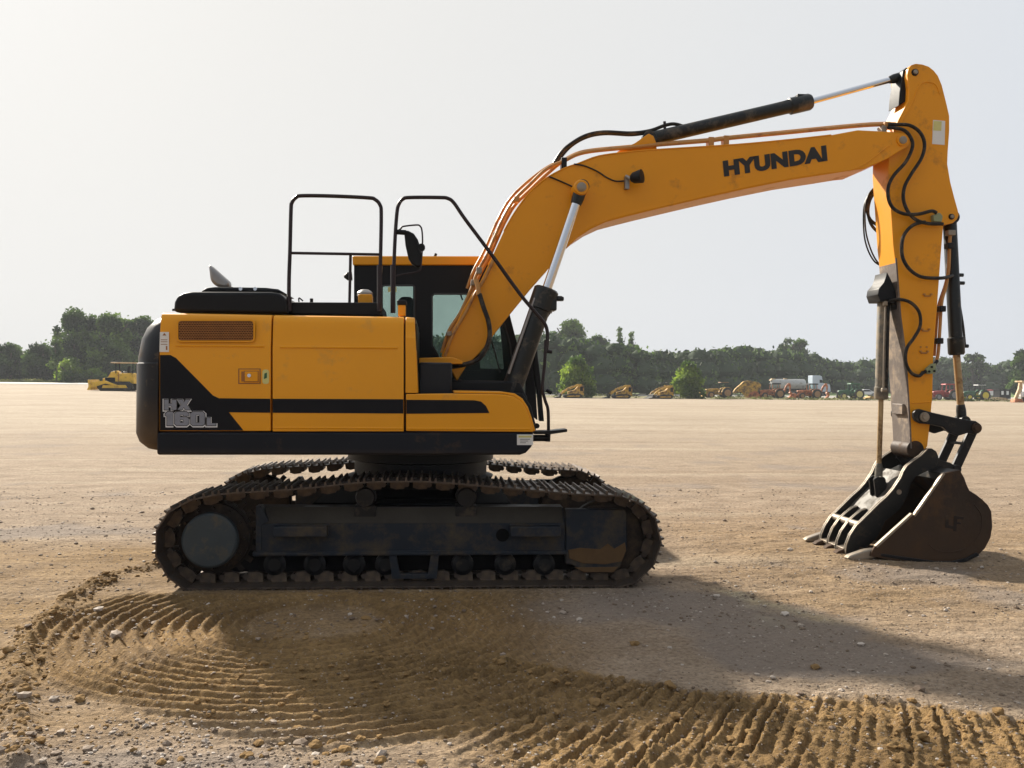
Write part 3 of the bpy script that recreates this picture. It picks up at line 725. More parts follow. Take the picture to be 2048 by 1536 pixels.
# stickers and latch
b = MB(); b.prism(XZ([(320,664),(338,664),(338,704),(319,704)], YN), YN-.003, YN); s_ = b.build('warning_sticker', 'white', p_rear)
b = MB(); b.prism(XZ([(325,671),(333,671),(329,666)], YN), YN-.0042, YN-.001)
for yy in (679, 683, 688): b.prism(XZ([(322,yy),(335,yy),(335,yy+1.2),(322,yy+1.2)], YN), YN-.0042, YN-.001)
b.prism(XZ([(332,692),(335,692),(335,700),(332,700)], YN), YN-.0042, YN-.001); b.build('sticker_print', 'grille', s_)
b = MB(); b.prism(XZ(rrect(525,739,538,768,5), YN), YN-.003, YN); s_ = b.build('warning_sticker', 'stick', p_rear)
b = MB(); b.prism(XZ([(529,747),(534,745),(534,756),(528,758)], YN), YN-.0042, YN-.001); b.build('sticker_print', 'bgreen', s_)
b = MB(); b.prism(XZ([(479,739),(519,739),(519,766),(479,766)], YN), YN-.005, YN); lt = b.build('door_latch', 'yellow', p_rear, bevel=.003)
b = MB(); b.prism(XZ([(476.5,737),(521.5,737),(521.5,768),(476.5,768)], YN), YN-.002, YN); b.build('latch_gap', 'grille', p_rear)
b = MB(); b.prism(XZ([(488.5,741.5),(517.5,741.5),(517.5,764.5),(488.5,764.5)], YN), YN-.0062, YN-.004); b.build('latch_gap', 'grille', p_rear)
b = MB(); b.prism(XZ([(483,743),(489,743),(489,763),(483,763)], YN), YN-.0065, YN-.004); b.build('finger_slot', 'grille', lt)
b = MB(); b.prism(XZ([(490,743),(516,743),(516,763),(490,763)], YN), YN-.012, YN-.004); b.build('latch_plate', 'yellow', lt, bevel=.003)
b = MB(); a0 = P(499,751,YN); b.cyl((a0.x,YN-.018,a0.z), (a0.x,YN-.011,a0.z), .014, n=14); b.build('key_lock', 'chrome', lt)
# lettering
def flat(px, py): p = P(px, py, YN); return (p.x, YN-.003, p.z)
def txt(parent, t, xa, ya, xb, yb, ht, m, bold, dy, name='lettering', shear=0, sx=0):
    p0 = flat(xa, ya); p1 = flat(xb, yb); p2 = flat(xa+sx, ya-ht); q = lambda p: (p[0], p[1]-dy, p[2])
    return text_mesh(name, t, q(p0), q(p1), q(p2), m, parent, bold, block=True)
M['silverlight'] = mat('bright_decal_outline', (.80, .82, .86), .4, var=.08, vscale=20)
for (t, xa, xb, yb, ht) in (('HX', 329, 381, 819.5, 20), ('160', 331, 410, 851, 27.5), ('L', 414, 432, 851, 15)):
    e = 1.5
    txt(p_rear, t, xa-2.1*e, yb+1.6*e+1.2, xb+2.1*e, yb+1.6*e+1.2, ht+3.6*e, 'silverlight', .05 if t != 'L' else .08, .0005)
    txt(p_rear, t, xa-e, yb+e, xb+e, yb+e, ht+2*e, 'letter', .035, .0012)
    txt(p_rear, t, xa, yb, xb, yb, ht, 'silver', 0.0, .0018)

# --- hood, deck and small fittings
def rbox(x0, x1, y0, y1, z0, z1, m, name, bev, parent=None, seg=4):
    b = MB(); b.box(x0, x1, y0, y1, z0, z1); return b.build(name, m, parent or EX, bevel=bev, seg=seg)
hx0, hz0 = XZ([(347,624)], 7.5)[0]; hx1, hz1 = XZ([(574,584)], 7.5)[0]
b = MB(); q = XZ([(346,624),(348,604),(354,592),(366,585.5),(385,583),(540,583.5),(558,586),(570,595),(575,612),(576,628)], 7.5)
b.prism(q, 7.5, 8.6); hood = b.build('engine_hood', 'black', EX, bevel=.028, seg=4)
b = MB(); q = XZ([(400,584),(412,575),(430,573.5),(530,575),(556,578),(570,586)], 8.1); b.prism(q, 8.1, 8.7); b.build('hood_bump', 'black', hood, bevel=.02)
for xx in (482, 511): b = MB(); a = P(xx,578,8.1); b.cyl((a.x,8.08,a.z), (a.x,8.10,a.z), .016, n=10); b.build('bolt', 'chrome', hood)
b = MB(); q = XZ([(419,528),(461,565),(457,580),(434,574),(423,563)], 8.5); b.prism(q, 8.44, 8.60); exh = b.build('exhaust_pipe', 'exh', EX, bevel=.03, seg=3)
b = MB(); a = P(456,585,8.52); b.cyl((a.x,8.52,a.z-.1), (a.x,8.52,a.z+.05), .045, n=14); b.build('pipe_base', 'blackm', exh)
b = MB(); q = XZ([(576,604),(760,605),(764,632),(576,628)], 7.6); b.prism(q, 7.6, 8.55); deck = b.build('deck', 'black', EX, bevel=.01)
b = MB(); b.box(P(319,700,YN).x, P(830,700,YN).x, YN+.2, YF-.05, P(600,640,YN).z, P(600,631,YN).z); b.build('deck_plate', 'blackm', EX)
b = MB(); q = XZ([(716,588),(744,588),(744,607),(716,607)], 7.8); b.prism(q, 7.8, 7.95); fc = b.build('filler_neck', 'yellow', EX, bevel=.01)
b = MB(); a = P(730,590,7.88); b.rev((a.x,7.88,a.z-.01), (a.x,7.88,a.z+.045), [(0,.066),(.5,.066),(.8,.05),(1,.03)], 20); b.build('cap', 'exh', fc)
b = MB(); q = XZ([(796,609),(811,609),(811,632),(796,632)], 7.5); b.prism(q, 7.5, 7.62); fc = b.build('filler_neck', 'yellow', EX, bevel=.008)
b = MB(); q = XZ([(794,600),(813,600),(813,610),(794,610)], 7.5); b.prism(q, 7.49, 7.63); b.build('cap', 'black', fc, bevel=.008)
b = MB(); b.tube([P(598,604,7.7), P(598,596,7.7), P(606,602,7.7)], .006, 6); b.tube([P(623,606,7.7), P(623,597,7.7)], .014, 8); b.build('deck_hooks', 'blackm', deck)
b = MB(); b.box(*[P(838,750,7.7).x, P(904,750,7.7).x], 7.7, 8.2, P(870,792,7.7).z, P(870,725,7.7).z); b.build('tool_box', 'navy', EX, bevel=.015)
b = MB(); b.prism(XZ([(838,716),(905,714),(925,722),(925,728),(838,727)], 7.95), 7.95, 8.2); b.build('boom_foot_cover', 'yellow_boom', EX, bevel=.006)
b = MB(); b.prism(XZ([(836,786),(1045,786),(1062,812),(1072,850),(1072,866),(836,866)], 7.9), 7.9, 8.9); b.build('front_base', 'black', EX, bevel=.01)
b = MB(); b.prism(XZ([(885,760),(1040,762),(1058,800),(885,800)], 8.0), 8.05, 8.8); b.build('boom_bracket', 'black', EX, bevel=.02)

# --- cab
CN, CF = 8.86, 9.72
def loc(px, py, Y=CN): return P(px, py, Y)
cab_o = XZ([(708,531),(990,531),(1012,600),(1035,690),(1046,780),(1052,800),(708,800)], CN)
def frame_face(outer_px, holes_px, Y, y0, y1, name, m, parent):
    """side wall with window openings: strips bridged by bmesh triangulation"""
    bm_ = bmesh.new(); loops = []
    for pts in [outer_px]+holes_px:
        vs = [bm_.verts.new((x, y0, z)) for x, z in XZ(pts, Y)]
        loops += [bm_.edges.new((vs[i], vs[(i+1) % len(vs)])) for i in range(len(vs))]
    bmesh.ops.triangle_fill(bm_, edges=loops, use_beauty=True)
    r = bmesh.ops.extrude_face_region(bm_, geom=bm_.faces[:])
    for g in r['geom']:
        if isinstance(g, bmesh.types.BMVert): g.co.y = y1
    bmesh.ops.recalc_face_normals(bm_, faces=bm_.faces)
    for v in bm_.verts: v.co -= OFF
    me = bpy.data.meshes.new(name); bm_.to_mesh(me); bm_.free(); me.materials.append(M[m])
    o = bpy.data.objects.new(name, me); C.objects.link(o); o.parent = parent; return o
outer = [(708,531),(990,531),(1012,600),(1035,690),(1046,780),(708,780)]
hA = rrect(764,571,829,700,5); hB = [(864,592),(869,588),(985,588),(996,600),(1020,690),(1030,765),(940,768),(900,752),(864,690)]
hBf = rrect(866,586,1000,690,5)
cabw = frame_face(outer, [hA, hB], CN, CN, CN+.05, 'cab', 'black', EX)
frame_face(outer, [rrect(752,551,822,690,5), [(862,566),(990,566),(1012,640),(1020,735),(862,735)]], CN, CF-.05, CF, 'far_side_wall', 'black', cabw)
def pane(px, Y, name='window'):
    b = MB(); b.prism(XZ(px, CN), Y, Y+.006); return b.build(name, 'glass', cabw)
pane(rrect(764,571,829,700,5), CN+.02); pane(hB, CN+.02)
pane(rrect(752,551,822,690,5), CF-.03); pane([(862,566),(990,566),(1012,640),(1020,735),(862,735)], CF-.03)
b = MB(); b.prism(XZ([(705,512.5),(978,513),(990,518),(996,531),(706,531)], CN), CN-.03, CF+.02); b.build('roof', 'yellow', cabw, bevel=.012)
b = MB(); b.prism(XZ([(710,529),(988,529),(989,546),(710,546)], CN), CN+.04, CF-.04); b.build('roof_lining', 'black', cabw)
def seal(px):
    b = MB(); pts = [Vector((x, CN-.002, z)) for x, z in XZ(px, CN)]; b.tube(pts+[pts[0]], .009, 6, smooth=False); b.build('window_seal', 'seal', cabw)
seal(hA); seal(hB)
b = MB(); b.tube([P(1000,745,CN)+Vector((0,-.02,0)), P(985,690,CN)+Vector((0,-.03,0)), P(968,640,CN)+Vector((0,-.02,0))], .007, 6); b.build('wiper', 'seal', cabw)
# floor, rear wall, front windscreen frame
b = MB(); b.prism(XZ([(710,770),(1044,770),(1050,800),(710,800)], CN), CN, CF); b.build('floor', 'black', cabw)
b = MB(); b.prism(XZ([(708,531),(722,531),(722,780),(708,780)], CN), CN+.05, CF-.05); b.build('rear_wall', 'black', cabw)
ws = XZ([(1010,600),(1035,690),(1045,775)], CN)
b = MB(); b.add([(ws[0][0]-.02,CN+.04,ws[0][1]),(ws[1][0]-.02,CN+.04,ws[1][1]),(ws[2][0]-.02,CN+.04,ws[2][1]),(ws[2][0]-.02,CF-.04,ws[2][1]),(ws[1][0]-.02,CF-.04,ws[1][1]),(ws[0][0]-.02,CF-.04,ws[0][1])], [(0,1,4,5),(1,2,3,4)]); b.build('windscreen', 'glass', cabw)
b = MB(); b.add([P(986,533,CN)+Vector((0,.05,0)), P(1008,600,CN)+Vector((0,.05,0)), P(1008,600,CN)+Vector((0,.8,0)), P(986,533,CN)+Vector((0,.8,0))], [(0,1,2,3)]); b.build('upper_windscreen', 'glass', cabw)
# seat and console
b = MB(); b.prism(XZ([(770,665),(800,660),(812,700),(850,712),(855,740),(800,745),(770,735)], 9.1), 9.1, 9.5); b.prism(XZ(rrect(795,592,828,640,12), 9.1), 9.15, 9.42); b.prism(XZ([(786,640),(812,635),(822,700),(790,706)], 9.1), 9.12, 9.48)
b.build('seat', 'black', cabw, bevel=.03, seg=3)
b = MB(); b.tube([P(978,700,9.2), P(968,650,9.2), P(972,600,9.2)], .012); b.tube([P(925,600,9.6), P(921,588,9.6)], .008); b.box(P(890,690,9.5).x, P(960,690,9.5).x, 9.45, 9.6, P(900,740,9.5).z, P(900,690,9.5).z); b.build('console', 'black', cabw)
b = MB(); a0, a1 = P(704,552,9.2), P(688,553,9.2); b.rev(a0, a1, [(0,.045),(.6,.04),(1,.012)], 14); b.build('rear_work_lamp', 'black', cabw)
b = MB(); b.prism(XZ([(776,574),(793,574),(793,584),(776,584)], CN), CN-.004, CN+.0); b.build('small_sticker', 'stick', cabw)
b = MB(); b.tube([P(870,513,9.2), P(872,507,9.2)], .014); b.build('roof_knob', 'black', cabw)
# thin trims
b = MB(); b.tube([P(764,532,8.8), P(760,600,8.8)], .006, 6); b.build('pillar_trim', 'worn', cabw)

# --- handrails
def rail(name, px, Y, r=.0155, sub=6, m='rail', sm_=True, parent=None):
    b = MB(); b.tube([P(a, c, Y) for a, c in px], r, 10, sub, sm_); return b.build(name, m, parent or EX)
h1 = rail('rear_handrail', [(578,620),(578,560),(580,500),(582,420),(584,405),(592,395),(604,391.5),(660,392),(735,395.5),(750,399),(760,410),(762.5,430),(761,520),(759,615)], 7.55)
rail('cross_bar', [(581,506),(640,507),(759,509)], 7.55, .012, parent=h1)
rail('short_post', [(701,510),(700,560),(699,606)], 7.7, .012, parent=h1)
for px in ((578,595,622),(759,530,622)):
    b = MB(); b.tube([P(px[0],px[1],7.55), P(px[0],px[2],7.55)], .021, 10); b.build('post_socket', 'rail', h1)
h2 = rail('front_handrail', [(786,622),(787,560),(790,480),(794,425),(798,408),(806,398),(820,395),(880,395),(896,397),(908,406),(930,438),(980,505),(1040,588),(1072,626),(1088,645),(1094,660),(1095,680),(1093,702)], 7.7)
rail('grab_bar', [(1092,680),(1089,730),(1085,775),(1090,800),(1096,820),(1097,862)], 7.66, .014, parent=h2)
rail('bar_end', [(1093,702),(1104,704)], 7.7, .016, parent=h2)
b = MB(); b.tube([P(786,530,7.7), P(786,626,7.7)], .021, 10); b.build('post_socket', 'rail', h2)
# mirror
b = MB(); q = XZ([(808,463),(815,461),(828,468),(836,480),(841,495),(844,515),(843,532),(836,536),(824,529),(817,518),(811,492)], 7.75); b.prism(q, 7.72, 7.80)
mi = b.build('mirror', 'black', EX, bevel=.02, seg=3)
rail('mirror_bracket', [(792,464),(802,457),(806,453),(832,450),(840,452),(844,462),(845,490),(842,530),(839,541),(822,546),(803,549),(792,552)], 7.72, .007, 4, 'rail', parent=mi)
b = MB(); a = P(843,494,7.7); b.cyl(a, a+Vector((0,.06,0)), .03, n=14); b.build('mirror_knob', 'black', mi); b = MB(); a = P(797,464,7.7); b.cyl(a+Vector((-.02,0,0)), a+Vector((.06,.02,0)), .022, n=10); b.build('mirror_knob', 'black', mi)
# front step, bracket
b = MB(); b.prism(XZ([(1067,862),(1100,861),(1133,857.5),(1133,863),(1100,868),(1067,868)], 7.6), 7.55, 7.72); stp = b.build('front_step', 'blackm', EX, bevel=.004)
b = MB(); a0, a1 = P(1066,876,7.62), P(1096,876,7.62); b.tube([a0, a1], .028, 12); a0, a1 = P(1096,861,7.62), P(1095,883,7.62); b.tube([a0, a1], .024, 10); b.build('step_bracket', 'blackm', stp)
b = MB(); a = P(1074,852,7.6); b.cyl(a, a+Vector((0,.05,0)), .022, n=12); b.build('rubber_stop', 'black', stp)
b = MB(); b.tube([P(1092,780,7.65), P(1103,786,7.65)], .016); b.build('rubber_stop', 'black', stp)
b = MB(); b.prism(XZ([(1066,700),(1073,698),(1080,760),(1085,820),(1087,842),(1078,842),(1074,790),(1068,750)], 8.3), 8.25, 8.35); b.build('front_guard', 'black', EX, bevel=.005)
b = MB(); b.prism(XZ([(1050,700),(1066,700),(1074,840),(1050,820)], 9.0), 8.95, 9.05); b.build('front_guard', 'black', EX, bevel=.005)

# --- boom
BN, BF = 8.27, 8.73
boom_px = [(883,711),(924,622),(944,588),(962,560),(985,512),(1008,462),(1030,424),(1060,384),(1093,356),(1130,336),(1156,327),(1197,312),(1255,304),(1314,299),(1352,297),(1471,289),(1580,279),
  (1662,270),(1716,260),(1756,262),(1790,264),(1806,265),(1818,272),(1821,283),(1815,294),(1802,301),(1774,318),(1744,331),(1728,338),(1708,340),(1665,347),(1580,360),(1490,378),(1400,398),(1290,424),
  (1250,434),(1212,444),(1182,458),(1155,476),(1126,502),(1091,545),(1060,580),(1020,629),(982,677),(958,707),(934,730),(914,762),(903,742),(891,722)]
b = MB(); b.prism(XZ(boom_px, BN), BN, BF); boom = b.build('boom', 'yellow_boom', EX, bevel=.007)
def edge_flange(px, Yn, w0, w1, m, parent, name, off=.0):
    b = MB(); b.tube([(p.x, Yn-.001, p.z) for p in pp(px, Yn)], .007, 6, 4); return b.build(name, m, parent)
edge_flange([(1008,462),(1030,424),(1060,384),(1093,356),(1130,336),(1156,327),(1197,312),(1255,304),(1314,299),(1471,289),(1580,279),(1662,270)], BN, 0, 0, 'yellow_boom', boom, 'weld_seam')
edge_flange([(1665,344),(1580,357),(1490,375),(1400,395),(1290,421),(1250,431),(1212,441),(1182,455),(1155,473),(1126,499),(1091,542),(1060,577),(1020,626),(982,674)], BN, 0, 0, 'yellow_boom', boom, 'weld_seam')
edge_flange([(1708,338),(1730,328),(1774,294),(1779,292)], BN, 0,0,'yellow_boom', boom, 'weld_seam')
def boss(px, py, Y0, Y1, r, m, parent, name, rim=None):
    a = P(px, py, Y0); b = MB(); b.rev((a.x, Y0, a.z), (a.x, Y1, a.z), [(0, r*.86), (.06, r), (1, r)], 28); o = b.build(name, m, parent, ang=40)
    if rim:
        c = MB(); c.rev((a.x, Y0-.012, a.z), (a.x, Y0+.004, a.z), [(0, rim*.8), (.3, rim), (1, rim)], 20); c.build('pin_cap', 'worn', o)
    return o
boss(1806, 280, BN-.018, BN+.02, .052, 'yellow_boom', boom, 'pin_boss', .036)
# bracket for the arm cylinder on top
b = MB(); q = XZ([(1235,303),(1270,286),(1290,272),(1298,267),(1307,272),(1312,284),(1314,299)], 8.36); b.prism(q, 8.36, 8.40); b.build('cylinder_bracket', 'yellow_boom', boom, bevel=.004); b = MB(); b.prism(q, 8.60, 8.64); b.build('cylinder_bracket', 'yellow_boom', boom, bevel=.004)
# lettering on the boom
def bp(px, py): p = P(px, py, BN); return (p.x, BN-.003, p.z)
text_mesh('lettering', 'HYUNDAI', bp(1448,354), bp(1655,322), bp(1445,322), 'letter', boom, .072, .001, 1.08)
# work lamp and wire
b = MB(); a0, a1 = P(1262,357,8.18), P(1284,352,8.12); b.rev(a0, a1, [(0,.03),(.25,.05),(1,.062),(1.02,.05)], 18); wl = b.build('work_lamp', 'black', boom)
b = MB(); b.box(*sorted((P(1248,370,BN).x, P(1256,370,BN).x)), BN-.06, BN, P(1250,380,BN).z, P(1250,354,BN).z); b.tube([P(1252,352,8.2), P(1262,358,8.17)], .014); b.build('lamp_bracket', 'exh', wl)
def hose(name, px, Y, r, m='rubber', parent=None, n=8, sub=6):
    b = MB(); Ys = Y if isinstance(Y, (list, tuple)) else [Y]*len(px)
    b.tube([P(a, c, y) for (a, c), y in zip(px, Ys)], r, n, sub); return b.build(name, m, parent or EX)
hose('wire', [(1148,328),(1170,332),(1195,343),(1212,354),(1230,362),(1248,362)], BN-.012, .007, parent=boom)
hose('wire', [(1098,353),(1120,362),(1138,370),(1150,376)], BN-.012, .007, parent=boom)
# steel pipes along the boom
pipe = [(884,706),(898,662),(921,626),(942,580),(955,545),(975,508),(990,474),(1006,438),(1027,402),(1059,370),(1092,339),(1126,323),(1169,305),(1263,295),(1314,290),(1415,282),(1456,277),(1580,265),(1640,259),(1729,251),(1779,249)]
hose('oil_pipe', pipe, 8.33, .017, 'pipe', boom)
hose('oil_pipe', [(a+2, c+9 if a < 1100 else c-2) for a, c in pipe], 8.45, .017, 'pipe', boom)
hose('oil_pipe', [(a-8 if a < 1060 else a, c-3) for a, c in pipe[3:]], 8.56, .014, 'pipe', boom)
hose('oil_pipe', [(890,712),(905,672),(932,624),(950,588),(968,560),(990,515)], BN-.02, .013, 'pipe', boom)
def clamp(px, py, Y, w, h, m='exh', parent=None, dy=.05):
    b = MB(); a = P(px, py, Y); b.box(a.x-w/2, a.x+w/2, a.y-dy, a.y+dy, a.z-h/2, a.z+h/2); return b.build('pipe_clamp', m, parent or boom, bevel=.006)
for (px, py) in ((1420,284),(1450,281)): clamp(px, py+2, 8.36, .05, .09, 'pipe')
clamp(1127, 328, 8.36, .05, .10, 'blackm'); clamp(958, 542, 8.33, .05, .06, 'worn'); clamp(948, 566, 8.33, .06, .05, 'worn'); clamp(898, 668, 8.3, .05, .04, 'worn')
clamp(1776, 252, 8.33, .11, .05, 'pipe'); clamp(1764, 262, 8.33, .05, .08, 'worn')
clamp(990, 470, 8.4, .04, .04, 'worn'); clamp(1033,400,8.36,.05,.05,'pipe')
hose('wire', [(990,478),(988,452),(1005,432),(1020,410)], 8.6, .006, parent=boom)
hose('oil_hose', [(1108,327),(1120,308),(1136,292),(1169,272),(1207,264),(1263,266),(1301,261),(1329,251),(1349,248),(1370,254),(1388,262)], 8.5, .017)
hose('oil_hose', [(1111,329),(1138,296),(1170,276),(1208,268),(1263,270),(1300,265)], 8.56, .014)
b = MB(); b.tube([P(1330,262,8.5), P(1329,243,8.5)], .014); b.tube([P(1300,264,8.5), P(1306,274,8.5)], .012); b.build('hose_clip', 'rail', boom)
hose('oil_hose', [(959,588),(967,614),(977,644),(979,675),(968,705),(949,723),(908,733),(898,729)], [8.2,8.17,8.16,8.15,8.15,8.16,8.18,8.22], .021)
b = MB(); b.tube([P(952,560,8.25), P(956,575,8.22), P(958,590,8.2)], .022); b.build('hose_fitting', 'pipe', boom)

# --- hydraulic cylinders
def ram(name, a, g, c, rb, rr, Y, mb='cyl', mr='chrome', gl=1.3, glen=.18, rod_end=.05, yeye=.07):
    """barrel from pixel a to gland g, rod on to pixel c"""
    A, G, Cc = P(*a, Y), P(*g, Y), P(*c, Y)
    L_ = (G-A).length; k = 1-glen/L_
    b = MB(); b.rev(A, G, [(0, rb*.8), (.02, rb), (k, rb), (k+.005, rb*gl), (.985, rb*gl), (1, rb*gl*.85)], 28)
    o = b.build(name, mb, EX, ang=40)
    b = MB(); b.cyl(A-Vector((0,yeye,0)), A+Vector((0,yeye,0)), rb*1.05, n=24); b.build('base_eye', mb, o, bevel=.005)
    b = MB(); b.tube([G, Cc], rr, 24, smooth=False); b.build('rod', mr, o)
    d = (Cc-G).normalized(); b = MB(); b.cyl(Cc-Vector((0,yeye,0)), Cc+Vector((0,yeye,0)), rod_end, n=24); b.rev(Cc-d*.16, Cc, [(0, rr*1.1), (.35, rod_end*.9), (1, rod_end*.9)], 16)
    b.build('rod_eye', mb, o, bevel=.004)
    return o, A, G, Cc
for Y in (8.14, 8.86):
    o, A, G, Cc = ram('boom_cylinder', (1018,795), (1094,577), (1163,375), .092, .043, Y, gl=1.22, glen=.2, rod_end=.062, yeye=.06)
    s = -1 if Y < 8.5 else 1
    b = MB(); d = (G-A).normalized(); off = Vector((-.075, -.07, .02)) if s < 0 else Vector((-.075, .07, .02))
    b.tube([A+off+d*.2, A+off+d*.9, G+off*.95-d*.12], .012, 8, smooth=False); b.build('feed_pipe', 'exh', o)
    b = MB(); b.box(G.x-.13, G.x+.08, Y-.08, Y+.08, G.z-.20, G.z-.10); b.box(G.x+.05,G.x+.15,Y-.03,Y+.03,G.z-.11,G.z-.07); b.build('pipe_collar', 'cyl', o, bevel=.012)
boss(1163, 374, 8.06, BN+.01, .068, 'yellow_boom', boom, 'pin_boss', .042)
hose('oil_hose', [(1106,600),(1108,612),(1100,624),(1092,636)], 8.14, .012)
o, A, G, Cc = ram('arm_cylinder', (1297,279), (1622,203), (1808,152), .063, .029, YC, gl=1.25, glen=.22, rod_end=.05)
hose('feed_pipe', [(1350,262),(1400,246),(1480,228),(1560,206),(1590,197)], YC-.03, .010, 'cyl', o)
b = MB(); b.box(P(1592,198,YC).x, P(1612,198,YC).x, YC-.04, YC+.04, P(1600,205,YC).z, P(1600,190,YC).z); b.build('port_block', 'cyl', o, bevel=.006)
b = MB(); b.prism(XZ([(1799,146),(1805,140),(1812,142),(1811,180),(1804,207),(1790,216),(1792,190)], 8.47), 8.40, 8.60); b.build('rod_clevis', 'blackm', o, bevel=.005)

# --- arm (stick)
AN, AF = 8.34, 8.66
arm_px = [(1815,151),(1817,137),(1823,130),(1832,127),(1845,128.5),(1858,133),(1868,141),(1876,151),(1884,170),(1888,186),(1894,210),(1899,232),(1899,262),(1896,303),(1895,328),(1901,364),(1909,395),(1916,420),(1918,430),(1914,439),(1906,446),(1887,450),
  (1882,510),(1877,579),(1873,634),(1867,709),(1865,795),(1860,847),(1855,892),(1846,908),(1832,912),(1824,909),(1821,851),(1817,785),(1812,709),(1802,634),(1793,540),(1787,490),(1782,415),(1777,341),(1778,300),(1788,262),(1797,240),(1817,201),(1818,175)]
b = MB(); b.prism(XZ(arm_px, AN), AN, AF); arm = b.build('arm', 'yellow_boom', EX, bevel=.006)
edge_flange([(1826,204),(1834,180),(1844,166),(1858,164),(1872,170),(1880,190)], AN, 0,0,'yellow_boom', arm, 'weld_seam')
edge_flange([(1826,204),(1812,228),(1800,250)], AN, 0,0,'yellow_boom', arm, 'weld_seam')
edge_flange([(1829,448),(1850,446),(1888,449)], AN, 0,0,'yellow_boom', arm, 'weld_seam')
edge_flange([(1822,806),(1862,804)], AN, 0,0,'yellow_boom', arm, 'weld_seam')
for (px, py, r) in ((1831,144,.036),(1904,433,.03)): boss(px, py, AN-.012, AF+.012, r, 'blackm', arm, 'pin', r*.6)
# bottom boss of the arm, muddy
b = MB(); a = P(1831,899,8.34); b.cyl((a.x,8.338,a.z), (a.x,8.662,a.z), .084, n=28); b.build('arm_nose', 'bucket', arm, bevel=.006)
# scuffed guard on the underside (left face)
top = [P(1793,516,AN), P(1802,634,AN), P(1812,709,AN), P(1817,785,AN), P(1821,851,AN), P(1823,897,AN)]
b = MB(); v = []
for t_ in top: v += [(t_.x-.012, AN-.004, t_.z), (t_.x-.012, AF+.004, t_.z), (t_.x+.004, AN-.004, t_.z), (t_.x+.004, AF+.004, t_.z)]
f = [(0,1,3,2)]
for i in range(len(top)-1):
    a = i*4; c = a+4; f += [(a,c,c+1,a+1),(a+2,a+3,c+3,c+2),(a,a+2,c+2,c),(a+1,c+1,c+3,a+3)]
f.append((20,22,23,21)); b.add(v, f); gp = b.build('guard_plate', 'wear', arm, bevel=.003)
b = MB(); a = P(1800,818,8.5); b.box(a.x-.03, a.x-.0, 8.40, 8.6, a.z-.05, a.z+.05); b.build('cylinder_stop', 'wear', gp, bevel=.006)
# sticker
b = MB(); b.prism(XZ([(1866,240),(1890,242),(1889,290),(1864,288)], AN), AN-.003, AN); s_ = b.build('warning_sticker', 'white', arm)
b = MB(); b.prism(XZ([(1867,242),(1883,243),(1882,262),(1866,261)], AN), AN-.0045, AN-.002); s2 = b.build('sticker_sign', 'stick', s_)
# welded eyes row
for (px, py) in ((1854,589),(1850,659),(1847,703)):
    b = MB()
    for dx in (-7, 7): a = P(px+dx, py, AN); b.cyl((a.x,AN-.022,a.z), (a.x,AN,a.z), .010, n=10)
    a0, a1 = P(px-6,py+3,AN), P(px+6,py+3,AN); b.tube([(a0.x,AN-.006,a0.z),(a1.x,AN-.006,a1.z)], .008, 6)
    b.build('pipe_bracket', 'pipe', arm)
b = MB()
for dx in (-6, 6): a = P(1847+dx, 694, AN); b.cyl((a.x,AN-.012,a.z), (a.x,AN,a.z), .008, n=10)
b.build('pipe_bracket', 'pipe', arm)
# bucket cylinder, front of the arm
o, A, G, Cc = ram('bucket_cylinder', (1899,436), (1913,710), (1924,842), .062, .034, YC, mr='rodmud', gl=1.22, glen=.17, rod_end=.05)
b = MB()
for (px, py) in ((1916,550),(1918,566),(1926,692)): a = P(px, py, YC); b.tube([a-Vector((.03,0,0)), a+Vector((.05,0,0))], .018, 10)
b.build('port_fitting', 'cyl', o)
hose('feed_pipe', [(1913,556),(1918,600),(1926,650),(1930,690)], YC-.02, .011, 'cyl', o)
# thumb cylinder, behind the arm
o, A, G, Cc = ram('thumb_cylinder', (1768,580), (1762,799), (1757,960), .058, .024, YC, mb='dustcyl', mr='rodmud', gl=1.12, glen=.12, rod_end=.04)
b = MB(); b.prism(XZ([(1770,545),(1778,560),(1790,590),(1796,640),(1798,660),(1788,610),(1775,604),(1757,604),(1752,590),(1754,578),(1764,566),(1768,555)], 8.42), 8.38, 8.62); tb = b.build('thumb_cylinder_mount', 'black', arm, bevel=.006)
hose('steel_line', [(1771,603),(1770,640),(1768,700),(1767,760),(1767,778)], 8.40, .009, 'worn', o)
b = MB(); a = P(1770,604,8.40); b.box(a.x-.018, a.x+.018, 8.38, 8.42, a.z-.035, a.z+.03); a = P(1767,780,8.4); b.cyl(a-Vector((.02,0,0)), a+Vector((.03,0,0)), .02, n=10); b.build('elbow_fitting', 'worn', o, bevel=.004)
hose('dark_line', [(1776,606),(1775,700),(1773,780)], 8.44, .014, 'rubber', o)
# hoses on the arm
HN = 8.27
hose('oil_hose', [(1776,255),(1805,259),(1820,273),(1825,293),(1812,323),(1789,349),(1777,372),(1777,397),(1787,417),(1810,428),(1838,428),(1863,422),(1873,426)], HN, .0165)
hose('oil_hose', [(1776,249),(1795,249),(1820,251),(1840,265),(1849,288),(1843,316),(1822,349),(1809,374),(1807,400),(1817,425),(1833,440),(1856,447),(1886,448)], HN+.01, .0165)
hose('oil_hose', [(1850,444),(1831,448),(1815,460),(1805,479),(1804,509),(1813,531),(1829,547),(1849,555),(1885,556),(1905,551)], [8.3,8.28,8.27,8.26,8.26,8.26,8.27,8.28,8.33,8.42], .0165)
hose('oil_hose', [(1778,602),(1800,599),(1821,605),(1836,620),(1841,637),(1839,656),(1827,677),(1815,694),(1811,713),(1814,732),(1824,747),(1838,752),(1846,744)], [8.38,8.32,8.28,8.27,8.27,8.27,8.28,8.28,8.28,8.28,8.29,8.3,8.31], .0155)
